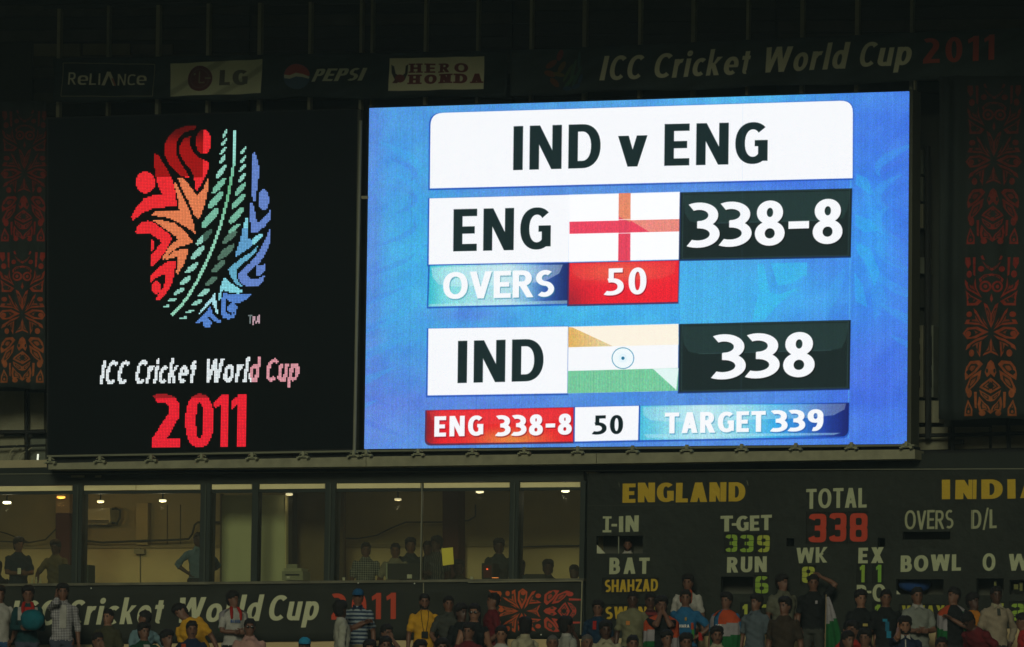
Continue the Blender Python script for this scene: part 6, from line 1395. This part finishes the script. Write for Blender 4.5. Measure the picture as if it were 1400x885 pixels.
P_(1165, 862, 3, -30, 'person in a red wrap with white dots, both hands pressed to the face', shirt=REDC, sleeve='long', arms=('face', 'face'), skin=1, hair='thick', patch=[((-.14, -.125), 1.0, 1.36, C_('dots_white', (.35, .02, .015), (.7, .7, .6), 'hstripe', 30))])
P_(1177, 819, 1, 15, 'man in a black tee with a golden print and orange paint on his cheek', shirt=DKC, arms=('down', 'down'), skin=0, hair='thick', patch=[((-.02, .06), 1.18, 1.22, C_('print_gold', (.4, .33, .1))), ((-.01, .05), 1.08, 1.13, C_('print_gold_dim', (.25, .16, .06))), ((.0, .03), 1.0, 1.04, C_('print_gold', (.4, .33, .1)))])
P_(1182, 873, 4, -20, 'person in a white jacket at the bottom beside the red wrap', shirt=C_('jacket_white', (.3, .3, .3)), sleeve='long', skin=1, hair='thick')
P_(1211, 818, 1, 5, 'man in a black tee with a cyan chest print standing left of the white polo', shirt=DKC, arms=('down', 'down'), skin=1, hair='short', patch=[((-.07, -.0), 1.24, 1.28, C_('print_cyan', (.02, .2, .32))), ((-.03, .03), 1.1, 1.24, C_('print_cyan_dim', (.015, .12, .2))), ((-.01, .06), 1.0, 1.1, C_('print_cyan', (.02, .2, .32)))])
P_(1237, 856, 3, 0, 'man in a navy polo with a white collar talking on a phone', shirt=NVY, arms=('phone', 'down'), skin=0, hair='thick', collar=WHT, beard=True, patch=[((-.008, .008), 1.28, 1.4, WHT)], bulk=1.05)
P_(1254, 815, 1, 10, 'man in a white polo shirt with his hands clasped at the waist', shirt=C_('polo_white', (.19, .21, .18)), arms=('clasp', 'clasp'), skin=1, hair='short', collar=WHT, pants=C_('trousers_pale', (.13, .14, .13)), bulk=1.08)  # white cloth darkened, painting in the weaker light on this side
P_(1303, 815, 1, -25, 'person in black draped with a red, white and green flag looking left', shirt=DKC, arms=('down', 'chest'), skin=1, hair='short', head=(-30, 0, 0), cape=dict(gap=(.15, 1.0), bands=(.12, .45), z0=.9, skew=-.5))
P_(1331, 823, 1, 20, 'person in an orange tee seen above the bending maroon shirt', shirt=ORG, arms=('down', 'down'), skin=3, hair='thick', head=(25, 0, 0), dd=.2, patch=[((.09, .14), 1.2, 1.24, WHT)])
P_(1362, 814, 1, 10, 'man in a cream long sleeved shirt, one sleeve cuff low, at the right', shirt=C_('shirt_ivory', (.27, .23, .16)), sleeve='long', arms=('down', 'pocket'), skin=3, hair='short', collar=CRS, inner=DGR, innerx=(-.02, .03), innerz=1.3)  # ivory cloth darkened, painting in the weaker light on this side
P_(1334, 851, 2, -45, 'man in a maroon shirt bending forward at the right', shirt=MAR, arms=('front', 'front'), lean=38, skin=3, hair='short', head=(0, 10, 0))
P_(1398, 850, 2, -90, 'person in a red top with white studs cut by the right edge', shirt=REDC, sleeve='long', arms=('down', 'down'), skin=1, hair='short', lean=12)
P_(1160, 876, 4, 30, 'person with a dark head at the bottom edge just below the tricolour flag', shirt=DKC, skin=1, hair='long')
P_(1287, 884, 4, 0, 'person at the bottom edge below the white polo, only dark hair showing', shirt=DKC, skin=1, hair='short')
P_(575, 888, 4, 20, 'person at the bottom edge left below the yellow tee, black hair only', shirt=BRN, skin=1, hair='thick')
# ---- people behind glass
ZR = float(ZF); WG = 'people in the glazed viewing boxes'
def Wn(px, py, face, label, d=.75, **k):
    P_.n += 1; k.setdefault('scale', .93); return person(px, py, d, ZR, face, label, 100 + P_.n, WG, **k)
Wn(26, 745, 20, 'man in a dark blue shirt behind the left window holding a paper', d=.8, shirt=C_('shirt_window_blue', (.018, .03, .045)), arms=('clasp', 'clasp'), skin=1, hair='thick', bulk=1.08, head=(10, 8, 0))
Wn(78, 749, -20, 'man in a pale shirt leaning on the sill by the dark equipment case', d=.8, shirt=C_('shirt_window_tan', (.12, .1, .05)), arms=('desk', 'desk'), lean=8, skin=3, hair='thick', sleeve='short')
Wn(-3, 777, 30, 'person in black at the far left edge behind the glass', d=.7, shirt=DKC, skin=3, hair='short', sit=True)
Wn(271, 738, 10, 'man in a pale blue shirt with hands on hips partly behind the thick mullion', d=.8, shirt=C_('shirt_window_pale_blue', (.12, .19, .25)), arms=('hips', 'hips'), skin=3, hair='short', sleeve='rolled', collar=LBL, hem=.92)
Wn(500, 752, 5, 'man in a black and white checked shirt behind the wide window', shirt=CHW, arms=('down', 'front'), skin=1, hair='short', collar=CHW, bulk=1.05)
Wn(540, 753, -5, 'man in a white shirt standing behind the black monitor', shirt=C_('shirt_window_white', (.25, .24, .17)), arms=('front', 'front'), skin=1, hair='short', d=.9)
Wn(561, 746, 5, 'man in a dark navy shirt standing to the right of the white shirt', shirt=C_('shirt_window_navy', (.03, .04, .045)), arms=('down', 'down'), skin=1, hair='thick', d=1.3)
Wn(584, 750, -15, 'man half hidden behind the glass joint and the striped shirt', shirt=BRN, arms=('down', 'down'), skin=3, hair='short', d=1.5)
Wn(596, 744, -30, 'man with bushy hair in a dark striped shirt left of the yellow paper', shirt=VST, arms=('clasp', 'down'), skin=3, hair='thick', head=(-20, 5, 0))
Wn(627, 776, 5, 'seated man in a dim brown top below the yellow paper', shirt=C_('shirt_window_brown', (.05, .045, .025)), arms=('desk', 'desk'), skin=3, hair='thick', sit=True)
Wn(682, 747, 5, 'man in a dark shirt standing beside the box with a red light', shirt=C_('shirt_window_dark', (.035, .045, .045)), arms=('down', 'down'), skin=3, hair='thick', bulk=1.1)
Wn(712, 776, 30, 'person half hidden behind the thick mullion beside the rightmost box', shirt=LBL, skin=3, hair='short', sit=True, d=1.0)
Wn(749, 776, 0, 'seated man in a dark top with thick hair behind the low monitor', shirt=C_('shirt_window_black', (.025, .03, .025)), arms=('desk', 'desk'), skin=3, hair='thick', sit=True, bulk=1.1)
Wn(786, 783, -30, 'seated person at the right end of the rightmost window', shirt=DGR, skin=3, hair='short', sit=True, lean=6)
P_.n += 1; u_, z_ = B.hit(858, 745, .35)
person(858, 745, .22, ZR, -5, 'bearded man in a white shirt looking out of the scoreboard opening under I-IN', 100 + P_.n, WG, scale=.8, shirt=C_('shirt_board_white', (.36, .36, .27)), collar=WHT, skin=1, hair='short', beard=True)
P_.n += 1
person(1253, 803, .35, ZR - .55, 0, 'person in a wide blue cap looking out of the scoreboard slot under BOWL', 100 + P_.n, WG, shirt=C_('shirt_board_blue', (.015, .04, .1)), skin=3, hair='short', head=(0, 28, 0), bulk=1.1, bighat=True)
# stools for the seated
q0 = None
for i, (px, lab) in enumerate(((-3, 'plain wooden stool at the far left edge behind the glass'), (627, 'plain wooden stool under the seated man below the yellow paper'), (712, 'plain wooden stool hidden behind the thick mullion'), (749, 'plain wooden stool under the seated man behind the low monitor'), (786, 'plain wooden stool at the right end of the rightmost window'))):
    d = {712: 1.0, -3: .7}.get(px, .75); u, z = B.hit(px, 790, d); u = float(u)
    o = thing('stool', lab, 'stool', B, (u, d, ZR), 'stools behind the windows')
    b = MB(); b.lathe((u, d, ZR), [(.17, .32), (.18, .34), (.17, .36)], 14); b.build('seat', mat('stool_wood', (.2, .12, .06)), o)
    for sx in (-1, 1):
        for sy in (-1, 1): b = MB(); b.tube([(u + sx * .12, d + sy * .12, ZR + .33), (u + sx * .15, d + sy * .15, ZR)], .015, 6); b.build('leg', mat('stool_wood', (.2, .12, .06)), o)
# hand-held things
def ptop(px, py, d): u, z = B.hit(px, py, d); return float(u), d, float(z)
p = ptop(44, 848, -1.62); q = MB(); rr = np.random.default_rng(4); R = []
for zz, r in ((-.16, .05), (-.15, .10), (-.10, .16), (-.03, .19), (.05, .19), (.12, .15), (.16, .08), (.17, .03)):
    an = np.linspace(0, 2 * np.pi, 28, endpoint=False); rad = r * (1 + .05 * np.sin(an * 5 + zz * 20) + .03 * np.sin(an * 9)); R.append(np.stack([p[0] + rad * np.cos(an), p[1] + rad * np.sin(an) * .7, np.full(28, p[2] + zz)], 1))
g = G3(); g.rings(R); q.add(g.V(), g.f); o = q.build('cloth_bundle', TEA, P=B, base=p, smooth=True); tag(o, 'bulging teal cloth bundle held by the person with the red scarf at left', 'cloth')
p = ptop(27, 781, .52); b = MB(); b.box(-.03 + p[0], .03 + p[0], .5, .504, p[2] - .05, p[2] + .05); tag(b.build('sheet', mat('paper_white', (.6, .6, .5)), P=B, base=p), 'small pale paper held by the man in dark blue behind the left window', 'paper')
# tricolour flag held between the black polo and the red wrap
bp = ptop(1140, 884, -1.6)
fl = thing('held_flag', 'tricolour flag hanging white and green from a thin stick beside the red wrap', 'flag', B, bp)
vs = []; fs = []; mi = []; nx, nz = 14, 20
for j in range(nz + 1):
    for i in range(nx + 1):
        t = j / nz; xl = 1129 - 2 * t; xr = 1133.5 + 24 * t ** .9; u, dd, z = ptop(xl + (xr - xl) * i / nx, 816 + 74 * t, -1.6); vs.append((u, dd + .03 * math.sin(i * 1.1 + t) * t, z))
n = len(vs); v2 = [(a, b_ + .004, c) for a, b_, c in vs]
q = MB(); 
for j in range(nz):
    for i in range(nx):
        k = j * (nx + 1) + i; mm = 1 if j / nz + .35 * (1 - i / nx) < .62 and j / nz < .50 else 2
        if j / nz >= .36 + .13 * (1 - i / nx): mm = 2
        else: mm = 1
        q.f += [(k, k + 1, k + nx + 2, k + nx + 1), (n + k + nx + 1, n + k + nx + 2, n + k + 1, n + k)]; q.mi += [mm, mm]
q.v = vs + v2; q.build('cloth', [SAF, FWH, FGR], fl, smooth=True)
b = MB(); pxtube(b, B, [(1129.5, 813), (1128, 890)], -1.61, .008, 6); b.build('stick', mat('stick_wood', (.2, .15, .08)), fl)
# small hand flag beside the blue jersey
p = ptop(957, 868, -1.9); b = MB(); b.slab(B, [(955, 864), (959, 866), (961, 876), (955, 876)], -1.9, -1.893, 0); 
o = b.build('hand_flag', C_('cloth_red', (.35, .02, .015)), P=B, base=ptop(957, 876, -1.9)); tag(o, 'small red hand flag held low to the right of the blue cricket jersey', 'flag')
for o in list(bpy.data.objects):
    for k in ('_b', '_top'):
        if k in o: del o[k]
# wide blue cap seen in the slot, floodlit night haze
hz = MB(); hz.box(-610, 610, -210, 910, -1, 60); ho = hz.build('haze', bpy.data.materials.new('haze'))
ho['kind'] = 'stuff'
if '_b' in ho: del ho['_b']
M = ho.data.materials[0]; M.use_nodes = True; M.node_tree.nodes.clear(); no = M.node_tree.nodes.new('ShaderNodeOutputMaterial'); pv = M.node_tree.nodes.new('ShaderNodeVolumePrincipled')
pv.inputs['Color'].default_value = (.62, .9, 1, 1); pv.inputs['Density'].default_value = .0006; M.node_tree.links.new(pv.outputs[0], no.inputs['Volume'])
for o in bpy.data.objects:
    l = o.get('label')
    if l and len(l.split()) > 16: print('LONG', len(l.split()), l)
